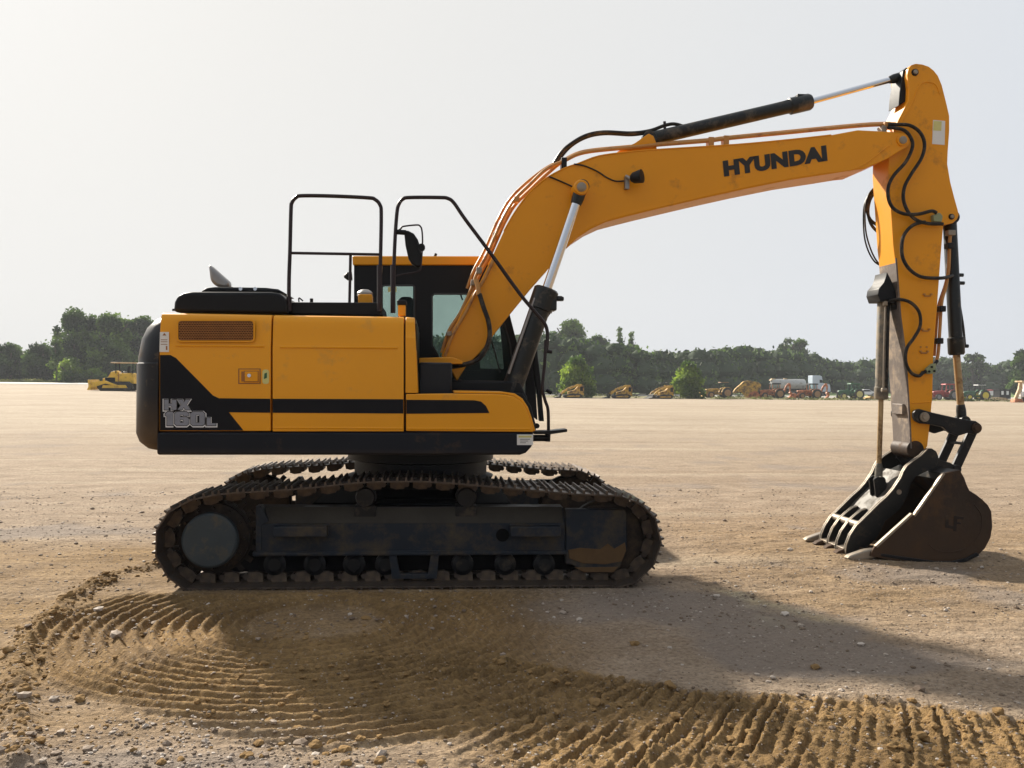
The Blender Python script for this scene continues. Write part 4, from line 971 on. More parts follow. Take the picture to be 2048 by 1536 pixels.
for k, px in enumerate(([(1750,374),(1738,388),(1731,410),(1730,440),(1733,470),(1742,500),(1752,520),(1764,534)],
           [(1750,376),(1736,392),(1728,414),(1727,450),(1730,480),(1738,505),(1750,524),(1764,532)],
           [(1750,380),(1738,396),(1734,418),(1740,438),(1754,450),(1768,458)],
           [(1750,384),(1740,400),(1736,424),(1742,448),(1756,464),(1770,470)])):
    hose('oil_hose', px, 8.72+.02*(k % 2), .008 if k < 2 else .0155)
hose('oil_pipe', [(1901,462),(1899,491),(1897,539),(1891,575),(1885,596),(1882,618),(1880,653),(1876,709),(1871,724)], 8.40, .016, 'pipe', arm)
hose('oil_pipe', [(1897,540),(1890,570),(1880,600),(1876,618),(1873,653),(1869,712)], 8.46, .013, 'pipe', arm)
for (px, py) in ((1898,492),(1882,618),(1877,682)): clamp(px, py, 8.39, .06, .055, 'blackm', arm, .04)
clamp(1901, 466, 8.40, .075, .05, 'worn', arm, .03)
b = MB(); b.prism(XZ([(1853,738),(1866,727),(1873,727),(1870,747),(1856,748)], 8.30), 8.30, 8.36); vb = b.build('valve_block', 'valve', arm, bevel=.006)
b = MB()
for (px, py) in ((1858,743),(1868,742),(1863,734)): a = P(px, py, 8.30); b.cyl(a-Vector((0,.01,0)), a, .011, n=8)
b.tube([P(1846,746,8.32), P(1854,741,8.32)], .016); b.tube([P(1868,730,8.33), P(1874,722,8.36)], .018); b.build('fitting', 'blackm', vb)
b = MB(); b.prism(XZ([(1866,430),(1880,425),(1886,432),(1884,444),(1868,443)], 8.28), 8.28, 8.33); b.build('valve_block', 'valve', arm, bevel=.006)

# --- bucket linkage
lever = [(1828,826),(1832,820),(1840,818),(1865,825),(1905,834),(1935,840),(1952,842),(1961,848),(1963,858),(1959,866),(1950,869),(1936,866),(1916,872),(1900,866),(1886,854),(1862,849),(1840,847),(1832,842),(1828,834)]
for Y in (8.27, 8.67):
    b = MB(); b.prism(XZ(lever, 8.27), Y, Y+.045); lv = b.build('lever_arm', 'blackm', EX, bevel=.006)
    if Y < 8.4:
        for (px, py, r) in ((1848,834,.028),(1952,856,.03)):
            c = MB(); a = P(px, py, 8.27); c.cyl((a.x,8.25,a.z), (a.x,8.275,a.z), r*1.6, n=20); c.cyl((a.x,8.235,a.z), (a.x,8.255,a.z), r, n=20); c.build('pin', 'worn' if px < 1900 else 'bucket', lv, bevel=.003)
b = MB(); a = P(1952,856,8.27); b.cyl((a.x,8.27,a.z), (a.x,8.73,a.z), .035, n=20); a = P(1924,846,8.4); b.cyl((a.x,8.3,a.z), (a.x,8.7,a.z), .035, n=20); b.build('cross_pin', 'blackm', EX)
b = MB()
for (a0, a1, Y) in (((1945,862),(1909,940),8.34),((1945,862),(1909,940),8.62)):
    b.bar(P(*a0, 8.34)+Vector((0,Y-8.34,0)), P(*a1, 8.34)+Vector((0,Y-8.34,0)), .045, .085)
a0 = P(1934,888,8.34); b.box(a0.x-.03, a0.x+.03, 8.36, 8.6, a0.z-.012, a0.z+.012)
b.build('bucket_link', 'blackm', EX, bevel=.008)

# --- bucket
BW0, BW1 = 7.97, 9.03
side = [(1886,947),(1827,1031),(1823,1027),(1751,1092),(1743,1105),(1760,1112),(1810,1120),(1870,1129),(1905,1129),(1932,1123),(1955,1112),(1970,1097),(1981,1076),(1985,1054),(1983,1023),(1976,1010),(1965,999),(1952,989),(1939,981),(1933,968),(1929,956),(1920,940)]
sideXZ = XZ(side, BW0)
bk = MB(); bk.prism(sideXZ, BW0, BW0+.03); bucket = bk.build('bucket', 'bucket', EX, bevel=.004)
b = MB(); b.prism(sideXZ, BW1-.03, BW1); b.build('far_side_plate', 'bucket', bucket, bevel=.004)
b = MB(); shell = sideXZ[5:]     # bottom and back, thickened
def thick(path, t):
    out = []
    for i, (x, z) in enumerate(path):
        a = path[max(i-1,0)]; c = path[min(i+1,len(path)-1)]; d = Vector((c[0]-a[0], c[1]-a[1])).normalized(); out.append((x-d.y*t, z+d.x*t))
    return out
b.prism(shell+thick(shell, .022)[::-1], BW0+.03, BW1-.03); b.build('shell', 'bucket', bucket)
b = MB()   # reinforcing lip along the side plate and wear edge
lipf = XZ([(1886,945),(1889.5,947.5),(1830,1033),(1827,1030)], BW0); b.prism(lipf, BW0-.012, BW0+.03)
lipf = XZ([(1823,1026),(1826,1029),(1754,1095),(1750,1092)], BW0); b.prism(lipf, BW0-.012, BW0+.03); b.build('cutting_lip', 'worn', bucket, bevel=.003)
b = MB(); b.prism(XZ([(1743,1103),(1800,1117),(1800,1123),(1740,1112)], BW0), BW0-.01, BW1+.01); b.build('cutting_edge', 'bucket', bucket, bevel=.004)
cross = XZ([(1886,947),(1920,940),(1929,956),(1884,962)], BW0)
b = MB(); b.prism(cross, BW0+.02, BW1-.02); b.build('top_tube', 'thumb', bucket, bevel=.008)
b = MB(); b.prism(XZ([(1762,1107),(1812,1114),(1870,1122),(1903,1122),(1930,1116),(1952,1105),(1958,1110),(1932,1123),(1905,1129),(1870,1129),(1810,1120),(1760,1112)], BW0), BW0-.014, BW0+.002); b.build('wear_plate', 'blackm', bucket, bevel=.004)
b = MB(); b.tube([(p.x, BW0-.001, p.z) for p in pp([(1858,1088),(1868,1098),(1892,1104),(1922,1100),(1948,1084),(1962,1058),(1962,1030),(1948,1008)], BW0)], .006, 6); b.build('weld_bead', 'bucket', bucket)
mk = [(1891,1032),(1896,1030),(1897,1050),(1907,1052),(1908,1031),(1927,1034),(1926,1039),(1914,1038),(1914,1044),(1922,1045),(1921,1049),(1913,1048),(1912,1063),(1906,1062),(1906,1058),(1890,1055)]
b = MB(); b.prism(XZ(mk, BW0), BW0-.006, BW0+.001); b.build('cast_mark', 'steel', bucket)
for i in range(5):      # teeth
    yc_ = BW0+.06+i*(BW1-BW0-.12)/4
    tp = XZ([(1693,1117),(1700,1111),(1728,1101),(1748,1097),(1764,1101),(1760,1113),(1733,1119),(1706,1121)], 8.0)
    b = MB(); b.prism(tp, yc_-.045, yc_+.045); b.build('bucket_tooth', 'worn' if i in (0, 4) else 'bucket', bucket, bevel=.012)
# bucket ears
ear = XZ([(1838,925),(1845,908),(1852,899),(1862,898),(1872,904),(1880,920),(1900,925),(1922,938),(1922,952),(1884,960),(1860,950)], 8.27)
for Y in (8.27, 8.69):
    b = MB(); b.prism(ear, Y, Y+.04); b.build('bucket_ear', 'thumb', bucket, bevel=.006)
b = MB(); a = P(1858,911,8.27); b.cyl((a.x,8.22,a.z), (a.x,8.78,a.z), .055, n=24); a = P(1909,938,8.3); b.cyl((a.x,8.25,a.z), (a.x,8.75,a.z), .042, n=20); b.build('hinge_pin', 'blackm', bucket, bevel=.005)

# --- thumb
TN = 8.20
tpl = [(1855,897),(1864,897),(1873,903),(1877,913),(1876,925),(1870,937),(1850,944),(1832,953),(1822,968),(1817,985),(1810,1003),(1798,1021),(1784,1032),(1770,1042),(1762,1062),(1750,1080),(1731,1097),(1712,1112),(1694,1126),
       (1690,1108),(1692,1090),(1700,1070),(1713,1050),(1724,1040),(1758,1006),(1774,992),(1786,978),(1794,966),(1801,956),(1806,943),(1813,932),(1826,921),(1841,911)]
tz = XZ(tpl, TN)
edge = tz[19:]+tz[:2]
def plate_with_edge(Y, name, pts, parent, full=True):
    b = MB(); b.prism(pts, Y, Y+.035); o = b.build(name, 'thumb', parent, bevel=.003)
    e = pts[19:]+pts[:2] if full else pts[-1:]+pts[:0]
    return o
thumb = plate_with_edge(TN, 'bucket_thumb', tz, EX)
b = MB(); b.prism(tz, 8.75, 8.785); b.build('thumb_side_plate', 'thumb', thumb, bevel=.003)
for Y in (TN, 8.75):     # bare worn front edges
    b = MB(); e = tz[19:]+tz[:1]; ee = thick(e, -.008); b.prism(e+ee[::-1], Y-.003, Y+.038); b.build('worn_edge', 'worn', thumb)
fin = XZ([(1694,1126),(1689,1108),(1692,1088),(1700,1069),(1714,1049),(1728,1036),(1741,1026),(1752,1022),(1757,1028),(1752,1040),(1744,1052),(1740,1070),(1731,1092),(1712,1112)], TN)
for Y in (8.385, 8.57):
    b = MB(); b.prism(fin, Y, Y+.035); fo = b.build('thumb_finger', 'thumb', thumb, bevel=.003)
    b = MB(); e = fin[:8]; b.prism(e+thick(e, -.008)[::-1], Y-.003, Y+.038); b.build('worn_edge', 'worn', fo)
b = MB(); w = XZ([(1822,946),(1808,962),(1795,985),(1766,1013),(1735,1050),(1712,1075),(1715,1079),(1738,1056),(1770,1020),(1800,992),(1813,968),(1826,950)], TN); b.prism(w, TN+.035, 8.75); b.build('thumb_web', 'web', thumb, bevel=.003)
b = MB(); a = P(1722,1058,TN); b.cyl((a.x,TN+.02,a.z+.03), (a.x,8.77,a.z+.03), .034, n=20); b.build('cross_tube', 'worn', thumb)
for Y in (TN, 8.385, 8.57):      # tip plates between fingers
    b = MB(); b.prism(XZ([(1690,1098),(1716,1092),(1720,1096),(1692,1104)], TN), Y+.035, Y+.185); b.build('tip_plate', 'worn', thumb, bevel=.003)
b = MB(); a = P(1798,984,TN); b.cyl((a.x,TN-.004,a.z), (a.x,TN+.0,a.z), .024, n=20); b.build('plate_hole', 'worn', thumb)
for Y in (8.44, 8.54):
    b = MB(); b.prism(XZ([(1746,958),(1754,953),(1766,955),(1772,968),(1770,990),(1760,1000),(1750,992),(1748,975)], 8.45), Y-.012, Y+.012); b.build('rod_lug', 'thumb', thumb, bevel=.003)
OFF = Vector((0,0,0))
# ------------------------------------------------------------------ background machines (built facing -X in local coordinates)
def put(px, Y, pyref=785):
    x = P(px, pyref, Y).x; return (x, Y, gz(x, Y))
def wheel(root, x, y, r, w, rim, tyre='tire', name='wheel'):
    b = MB(); b.rev((x, y-w/2, r), (x, y+w/2, r), [(0, r*.62), (.02, r*.9), (.15, r), (.85, r), (.98, r*.9), (1, r*.62)], 24); o = b.build(name, tyre, root, ang=40)
    b = MB()
    for k in range(18):
        a = 2*math.pi*k/18; b.bar((x+math.cos(a)*r*.97, y-w*.48, r+math.sin(a)*r*.97), (x+math.cos(a+.12)*r*.97, y+w*.48, r+math.sin(a+.12)*r*.97), .05, .07, up=(math.cos(a),0,math.sin(a)))
    b.build('tread', tyre, o)
    b = MB(); b.rev((x, y-w*.49, r), (x, y+w*.49, r), [(-.04,r*.3),(-.06,r*.6),(0,r*.64),(1,r*.64),(1.06,r*.6),(1.04,r*.3)], 24); b.cyl((x,y-w*.45,r), (x,y+w*.45,r), r*.2, n=12); b.build('rim', rim, o)
    return o
def tractor(label, px, Y, body, rim, cab='closed', s=1.0, roof='bwhite', group='farm tractors in the far row', face=-1, extra=None):
    root = thing('tractor', label, 'tractor', put(px, Y), 0 if face < 0 else math.pi, group)
    root.scale = (s, s, s)
    for y in (-.95, .95):
        wheel(root, 1.15, y, .85, .48, rim); wheel(root, -1.45, y*.9, .52, .32, rim, name='front_wheel')
    b = MB(); b.prism([(-2.15,.75),(-2.2,1.15),(-2.05,1.42),(-1.2,1.52),(-.2,1.58),(-.2,.75)], -.38, .38); b.box(-1.9, 1.4, -.25, .25, .55, .85); b.build('hood', body, root, bevel=.05)
    b = MB(); b.box(-2.22, -2.14, -.3, .3, .8, 1.3); b.build('radiator_grille', 'black', root)
    for y in (-.72, .72): b = MB(); b.prism([(.25,.95),(.45,1.5),(.9,1.78),(1.5,1.78),(1.95,1.45),(1.9,1.38),(1.45,1.68),(.95,1.68),(.55,1.4),(.35,.95)], y-.22, y+.22); b.build('fender', body, root, bevel=.02)
    b = MB(); b.cyl((-.9,.25,1.5), (-.9,.25,2.35), .045, n=8); b.build('exhaust_stack', 'black', root)
    if cab == 'closed':
        b = MB()
        for x, xx in ((-.15,.0), (1.35,1.25)):
            for y in (-.62, .62): b.bar((x,y,1.0), (xx,y,2.55), .09, .09)
        b.box(-.15, 1.35, -.62, .62, .9, 1.35); b.box(-.05,1.3,-.64,.64,1.30,1.36)
        c = b.build('cab', body if roof != 'bred' else body, root)
        b = MB(); b.box(-.08, 1.28, -.60, .60, 1.36, 2.5); b.build('window', 'glass', c)
        b = MB(); b.prism([(-.25,2.5),(-.2,2.66),(0,2.72),(1.3,2.72),(1.48,2.64),(1.5,2.5)], -.75, .75); b.build('roof', roof, c, bevel=.04)
    else:
        b = MB()
        for x in (.35, 1.25):
            for y in (-.55, .55): b.bar((x,y,1.0), (x,y,2.5), .07, .07)
        c = b.build('roll_bar', 'black', root)
        b = MB(); b.prism([(.1,2.5),(.15,2.58),(1.45,2.58),(1.5,2.5)], -.7, .7); b.build('roof', roof, c, bevel=.02)
    b = MB(); b.prism([(.55,1.1),(1.05,1.1),(1.15,1.75),(1.0,1.75),(.9,1.28),(.55,1.25)], -.25, .25); b.tube([(.0,0,1.4),(.2,0,1.7)], .03); b.build('seat', 'black', root, bevel=.03)
    return root
def loader_front(root, col, raised=0):
    b = MB()
    for y in (-.62, .62):
        b.prism([(-.1,1.35),(.05,1.55),(-1.3,1.40),(-2.5,.62),(-2.75,.28),(-2.6,.22),(-2.3,.55),(-1.25,1.18)], y-.05, y+.05)
    b.build('loader_arm', col, root, bevel=.01)
    b = MB(); b.prism([(-2.65,.15),(-2.62,.75),(-2.75,.95),(-2.9,.9),(-2.85,.35),(-3.5,.10),(-3.5,.04),(-2.7,.04)], -1.05, 1.05); b.build('front_bucket', col, root, bevel=.02)
def hoe(root, col, folded=True):
    b = MB(); b.prism([(1.8,.6),(2.0,1.0),(2.5,2.2),(3.0,2.75),(3.35,2.7),(3.2,2.4),(2.75,2.0),(2.3,.9),(2.2,.6)], -.14, .14); b.build('hoe_boom', col, root, bevel=.02)
    b = MB(); b.prism([(3.0,2.6),(3.3,2.75),(3.5,2.2),(3.4,1.2),(3.25,1.2),(3.2,2.1)], -.11, .11); b.build('hoe_arm', col, root, bevel=.02)
    b = MB(); b.prism([(3.3,1.25),(3.6,1.1),(3.75,.6),(3.5,.22),(3.1,.2),(3.1,.3),(3.4,.5),(3.4,.9),(3.15,1.0)], -.3, .3); b.build('hoe_bucket', col, root, bevel=.02)
    b = MB()
    for y in (-.9, .9): b.prism([(1.7,.5),(1.9,.5),(2.1,1.2),(1.95,1.2)], y-.08, y+.08); b.box(1.75,2.05,y-.2,y+.2,.0,.06)
    b.box(1.75, 1.95, -.9, .9, .45, .65); b.build('stabilizer', col, root)
# yellow backhoe with a flat canopy
t = tractor('faded yellow backhoe loader with a flat dark canopy, just right of the right-hand round bush', 1437, 146, 'byellow', 'rimo', 'open', 1.0, 'rimo', 'loaders in the far row')
t.name = 'backhoe_loader'; t['category'] = 'backhoe loader'; loader_front(t, 'byellow')
# big humped yellow attachment right of it
t = thing('excavator_boom', 'detached humped yellow digging boom lying on the ground behind the canopied yellow backhoe', 'machine part', put(1496, 148), 0)
b = MB(); b.prism([(-2.6,.9),(-2.2,1.5),(-.8,2.75),(0,2.9),(1.6,2.65),(2.1,2.3),(2.1,1.6),(1.5,1.2),(1.4,.3),(-.4,.2),(-1.2,1.1),(-2.3,.75)], -.3, .3); b.build('boom_beam', 'byellow', t, bevel=.05)
b = MB(); b.prism([(-.2,.1),(.2,.9),(1.0,1.2),(2.0,.9),(2.4,.1)], -.6, .6); b.build('bucket', 'borange', t, bevel=.05)
for px, lb in ((1543, 'rusty orange tractor loader in front of the silver tank trailer'), (1617, 'rusty orange tractor loader in front of the pale blue truck')):
    t = tractor(lb, px, 147, 'borange', 'rimo', 'closed', .93, 'black', 'orange tractor loaders in the far row')
    t.name = 'tractor_loader'; t['category'] = 'loader'; loader_front(t, 'borange'); hoe(t, 'borange')
tractor('dark green tractor with closed cab and pale yellow rims, beside the white car', 1700, 148, 'bgreen', 'rimc', 'closed', .98, 'bgreen')
t = tractor('dark red tractor with a red cab, just right of the excavator arm', 1889, 146, 'bred', 'rimg', 'closed', 1.0, 'bred')
tractor('dark green tractor with bright yellow rims and a white canopy', 1950, 146, 'bgreen', 'rimy', 'open', 1.0, 'bwhite')
# silver tank trailer and truck
t = thing('tank_trailer', 'dull silver cylindrical tank trailer standing behind the orange tractor loaders', 'trailer', put(1577, 178), 0)
b = MB(); b.rev((-3.6,0,2.35), (3.4,0,2.35), [(0,.5),(.02,.85),(.04,.98),(.96,.98),(.98,.85),(1,.5)], 28); tk = b.build('tank', 'tank', t)
b = MB(); b.prism([(-3.9,3.0),(-3.5,3.4),(-2.9,3.4),(-2.7,3.1)], -.4, .4); b.box(-1,-.4,-.3,.3,3.3,3.45); b.build('hatch', 'tan', t, bevel=.03)
b = MB(); b.box(-3.5,3.4,-.45,.45,1.15,1.42); b.build('chassis', 'black', t)
for x in (1.4, 2.5):
    for y in (-1.0, 1.0): wheel(t, x, y, .5, .3, 'rimg')
t = thing('truck', 'pale blue box-cab truck nosed out behind the right orange loader', 'truck', put(1636, 176), 0)
b = MB(); b.prism([(-1.6,.9),(-1.6,4.05),(-.1,4.1),(.3,3.9),(.5,2.6),(1.9,2.35),(2.1,1.0),(1.9,.9)], -1.15, 1.15); cb = b.build('cab', 'blue', t, bevel=.08)
b = MB(); b.prism([(-.2,3.3),(.33,3.2),(.45,2.65),(-.2,2.65)], -1.17, 1.17); b.build('window', 'black', cb)
b = MB(); b.box(-4.5,1.9,-.5,.5,.7,.95); b.build('chassis', 'black', t)
for x in (-3.6, -2.4, 1.3):
    for y in (-1.0, 1.0): wheel(t, x, y, .5, .32, 'rimg')
# white car
t = thing('car', 'small white saloon car parked behind the green tractor', 'car', put(1729, 182), 0)
b = MB(); b.prism([(-2.25,.35),(-2.3,.75),(-2.0,.88),(-1.2,.95),(-.6,1.38),(.6,1.42),(1.35,1.0),(2.1,.93),(2.25,.7),(2.2,.35)], -.88, .88); bd = b.build('body', 'bwhite', t, bevel=.08, seg=3)
b = MB(); b.prism([(-1.05,.97),(-.52,1.33),(.55,1.36),(1.15,1.0)], -.90, .90); b.build('window', 'black', bd)
for x in (-1.4, 1.4):
    for y in (-.8, .8): wheel(t, x, y, .32, .2, 'rimg')
# yellow scraper blade right of the green tractor
def implement(px, Y, label, m, L_=3.4, h=.55, name='box_blade'):
    t = thing(name, label, 'farm implement', put(px, Y), 0)
    b = MB(); b.prism([(-L_/2,.05),(-L_/2+.1,h*.5),(-L_/4,h*.55),(-L_/5,h),(L_/5,h*.8),(L_/3,h*.45),(L_/2,h*.3),(L_/2,.05)], -.9, .9); b.build('frame', m, t, bevel=.03)
    b = MB(); b.bar((-L_/2,0,h*.4), (-L_/2-1.0,0,h*.7), .12, .12); b.build('hitch', m, t)
    for y in (-.6,.6): wheel(t, L_*.25, y, .26, .18, 'rimo')
    return t
implement(1745, 149, 'low faded yellow box blade lying between the green tractor and the thumb cylinder', 'byellow')
implement(1998, 144, 'low tan implement with a dark long blade, right of the white-canopied tractor', 'tan', 3.0, .6)
t = thing('trailer', 'small pink and white trailer standing beyond the yellow-rimmed tractor', 'trailer', put(1982, 170), 0)
b = MB(); b.prism([(-1.5,.6),(-1.2,1.5),(.3,1.6),(1.4,1.6),(1.4,.6)], -.8, .8); b.build('body', 'bwhite', t, bevel=.05)
b = MB(); b.prism([(-1.55,1.3),(-1.2,1.62),(.2,1.72),(.2,1.5),(-.9,1.45)], -.82, .82); b.build('cover', 'bred', t, bevel=.03)
for y in (-.7,.7): wheel(t, .2, y, .35, .2, 'rimg')
t = thing('booth', 'small black booth with two white panels at the edge of the yard', 'booth', put(2004, 165), 0)
b = MB(); b.box(-1.1,1.1,-1,1,0,1.7); bo = b.build('wall', 'black', t, bevel=.04)
b = MB(); b.box(-1.3,1.3,-1.2,1.2,1.7,1.82); b.build('roof', 'black', bo)
for x in (-.55, .45):
    b = MB(); b.box(x-.22,x+.22,-1.03,-1.0,.8,1.5); b.build('white_panel', 'bwhite', bo)
# compact tracked loaders
def compact(px, Y, label, s=1.0, rops=True):
    t = thing('compact_loader', label, 'loader', put(px, Y), 0, 'compact loaders parked in the far row'); t.scale = (s, s, s)
    for y in (-.72, .72):
        b = MB(); b.prism([(-.95,.0),(-1.2,.2),(-1.15,.42),(-.2,.62),(1.1,.6),(1.35,.4),(1.25,.1),(1.0,0)], y-.18, y+.18); tr = b.build('track', 'tire', t, bevel=.05)
        b = MB(); b.prism([(-.8,.18),(-.7,.34),(.9,.44),(1.05,.28),(.85,.15)], y-.2, y+.2); b.build('track_frame', 'byellow', tr, bevel=.02)
    b = MB(); b.prism([(-.6,.45),(-.6,.9),(.3,1.15),(.9,1.75),(1.5,1.75),(1.6,1.6),(1.6,.4)], -.52, .52); bd = b.build('body', 'byellow', t, bevel=.05)
    b = MB(); b.prism([(1.05,1.0),(1.05,1.6),(1.45,1.6),(1.45,1.0)], -.54, .54); b.build('engine_grille', 'dark', bd)
    for y in (-.72, .72):
        b = MB(); b.prism([(1.2,1.72),(1.35,1.92),(.8,1.95),(-.6,1.42),(-1.35,.95),(-1.75,.35),(-1.6,.25),(-1.2,.72),(-.5,1.12),(.6,1.58)], y-.09, y+.09); b.build('lift_arm', 'byellow' if y < 0 else 'byellow', t, bevel=.02)
    b = MB(); b.prism([(-1.6,.1),(-1.5,.6),(-1.75,.62),(-1.85,.25),(-2.5,.08),(-2.5,.02),(-1.6,.02)], -.95, .95); b.build('bucket', 'blackm', t, bevel=.02)
    if rops:
        b = MB()
        for y in (-.5,.5): b.tube([(-.5,y,.9), (-.35,y,2.25), (.7,y,2.3), (.95,y,1.6)], .03, 6, 1, False)
        b.tube([(-.35,-.5,2.25), (-.35,.5,2.25)], .03, 6); b.tube([(.7,-.5,2.3), (.7,.5,2.3)], .03, 6); b.build('roll_cage', 'blackm', t)
    t.rotation_euler.z = R((px*37) % 23-11)
    return t
compact(1144, 126, 'dusty yellow compact tracked loader in front of the left round bush', 1.0, False)
compact(1241, 127, 'dusty yellow compact tracked loader standing alone between the two round bushes', .98)
compact(1324, 127, 'dusty yellow compact tracked loader touching the left side of the right round bush', .98)
# bulldozer at left
t = thing('bulldozer', 'worn yellow bulldozer with a canopy, half hidden behind the excavator counterweight', 'bulldozer', put(236, 104), 0)
for y in (-.95, .95):
    b = MB(); b.prism([(-1.55,.05),(-1.85,.35),(-1.75,.75),(-1.4,.95),(1.5,.98),(1.85,.75),(1.9,.3),(1.6,.05)], y-.25, y+.25); tr = b.build('track', 'tire', t, bevel=.08)
    b = MB(); b.prism([(-1.3,.30),(-1.2,.62),(1.2,.66),(1.4,.32)], y-.28, y+.28); b.build('track_frame', 'dozer', tr, bevel=.03)
    b = MB()
    for k in range(22): b.box(-1.5+k*.14, -1.46+k*.14, y-.26, y+.26, .0, .06); b.box(-1.4+k*.135, -1.36+k*.135, y-.26, y+.26, .96, 1.02)
    b.build('grousers', 'tire', tr)
b = MB(); b.box(-1.2, -.15, -.53, .53, .95, 1.45); b.build('engine_side', 'dark', t)
b = MB(); b.prism([(-1.5,.7),(-1.45,1.35),(-.9,1.5),(-.6,2.05),(-.1,2.2),(.15,2.1),(.15,.7)], -.5, .5); b.build('hood', 'dozer', t, bevel=.04)
b = MB(); b.prism([(.3,.8),(.3,1.95),(1.7,1.95),(1.85,1.8),(1.85,.8)], -.62, .62); b.build('rear_body', 'dozer', t, bevel=.05)
b = MB(); b.prism([(-2.75,.08),(-2.6,.5),(-2.7,1.15),(-2.5,1.2),(-2.35,.6),(-2.35,.08)], -1.45, 1.45); bl = b.build('blade', 'dozer', t, bevel=.02)
b = MB()
for y in (-1.25, 1.25): b.prism([(-2.4,.3),(-2.4,.95),(-.9,1.1),(.4,.62),(.4,.45),(-.9,.8)], y-.07, y+.07)
b.build('push_arm', 'dozer', t, bevel=.01)
b = MB()
for x in (-.05, 1.75):
    for y in (-.6, .6): b.bar((x,y,1.9), (x,y,3.0), .08, .08)
cn = b.build('canopy_post', 'black', t)
b = MB(); b.box(-.55, 2.0, -.8, .8, 3.0, 3.12); b.build('canopy_roof', 'tan', cn, bevel=.03)
b = MB(); b.prism([(.5,1.9),(.5,2.1),(1.0,2.15),(1.15,2.7),(1.3,2.7),(1.3,1.9)], -.3, .3); b.build('seat', 'black', t, bevel=.03)
# tan machine at the right edge
t = thing('loader_backhoe', 'tan and rust coloured digger cut off by the right edge of the picture', 'backhoe loader', put(2049, 118), 0)
b = MB(); b.prism([(-1.5,.2),(-1.45,.6),(-.9,1.9),(-.75,2.95),(-.4,3.0),(-.35,1.9),(-.75,1.2),(-1.1,.35)], -.16, .16); b.build('hoe_boom', 'tan', t, bevel=.03)
b = MB(); b.box(-.6, 3.2, -.5, .5, .8, 1.5); b.box(.1, 1.6, -.7, .7, 1.5, 2.75); bd = b.build('body', 'bwhite', t, bevel=.06)
b = MB(); b.box(-.9, 1.9, -.8, .8, 2.75, 2.95); b.build('roof', 'tan', bd, bevel=.05)
b = MB(); b.prism([(-1.7,.05),(-1.6,.5),(-1.1,.6),(-.6,.55),(-.4,.05)], -.5, .5); b.build('bucket', 'borange', t, bevel=.04)
for x, r in ((.9,.7),(2.8,.45)):
    for y in (-.85,.85): wheel(t, x, y, r, .4, 'rimo')

# ------------------------------------------------------------------ road, grass
def strip(name, x0, x1, y0, y1, dz, m, nx=40, kind='structure', ny=8):
    b = MB(); v = []; f = []
    for j in range(ny+1):
        for i in range(nx+1):
            x = x0+(x1-x0)*i/nx; y = y0+(y1-y0)*j/ny; v.append((x, y, gz(x, y)+dz))
    for j in range(ny):
        for i in range(nx): a = j*(nx+1)+i; f.append((a, a+1, a+nx+2, a+nx+1))
    b.add(v, f); o = b.build(name, m); o['kind'] = kind; return o
M['road'] = mat('pale_concrete_road', (.42, .40, .36), .85, var=.1, vscale=.3)
M['grass'] = mat('mown_grass', (.10, .155, .035), .9, var=.35, vscale=.5, bump=.5, bscale=3)
M['grassd'] = mat('dry_grass_verge', (.17, .15, .06), .9, var=.35, vscale=.6, bump=.5, bscale=3)
strip('road', -160, 200, 158, 182, .06, 'road')
strip('grass_verge', -2, 150, 131, 157.9, .035, 'grassd')
strip('lawn', 78, 135, 150, 157.9, .07, 'grass', 12)
strip('grass_bank', -200, 260, 182.1, 330, .06, 'grass', 30)

# ------------------------------------------------------------------ trees
def leafmat(name, c1, c2, tr=.25):
    g = bpy.data.materials.new(name); g.use_nodes = True; nt = g.node_tree; N = nt.nodes; L = nt.links; b = N['Principled BSDF']
    b.inputs['Roughness'].default_value = .6; b.inputs['Specular IOR Level'].default_value = .25
    oi = N.new('ShaderNodeAttribute'); oi.attribute_name = 'tone'
    cr = N.new('ShaderNodeMix'); cr.data_type = 'RGBA'; cr.inputs['A'].default_value = c1+(1,); cr.inputs['B'].default_value = c2+(1,)
    L.new(oi.outputs['Fac'], cr.inputs['Factor']); L.new(cr.outputs['Result'], b.inputs['Base Color'])
    t = N.new('ShaderNodeBsdfTranslucent'); L.new(cr.outputs['Result'], t.inputs['Color'])
    ms = N.new('ShaderNodeMixShader'); ms.inputs['Fac'].default_value = tr; L.new(b.outputs[0], ms.inputs[1]); L.new(t.outputs[0], ms.inputs[2])
    L.new(ms.outputs[0], N['Material Output'].inputs['Surface']); return g
M['leafA'] = leafmat('dark_leaves', (.018, .042, .012), (.13, .22, .045))
M['leafB'] = leafmat('mid_leaves', (.026, .058, .014), (.18, .28, .052))
M['leafC'] = leafmat('bright_leaves', (.06, .12, .016), (.36, .50, .06), .45)
M['bark'] = mat('bark', (.09, .07, .05), .9, var=.3, vscale=4, bump=.5, bscale=10)
M['hull_core'] = mat('wood_hull_dark', (.020, .042, .014), .95, var=.3, vscale=1)  # dark green for the light-blocking hull added inside the wood
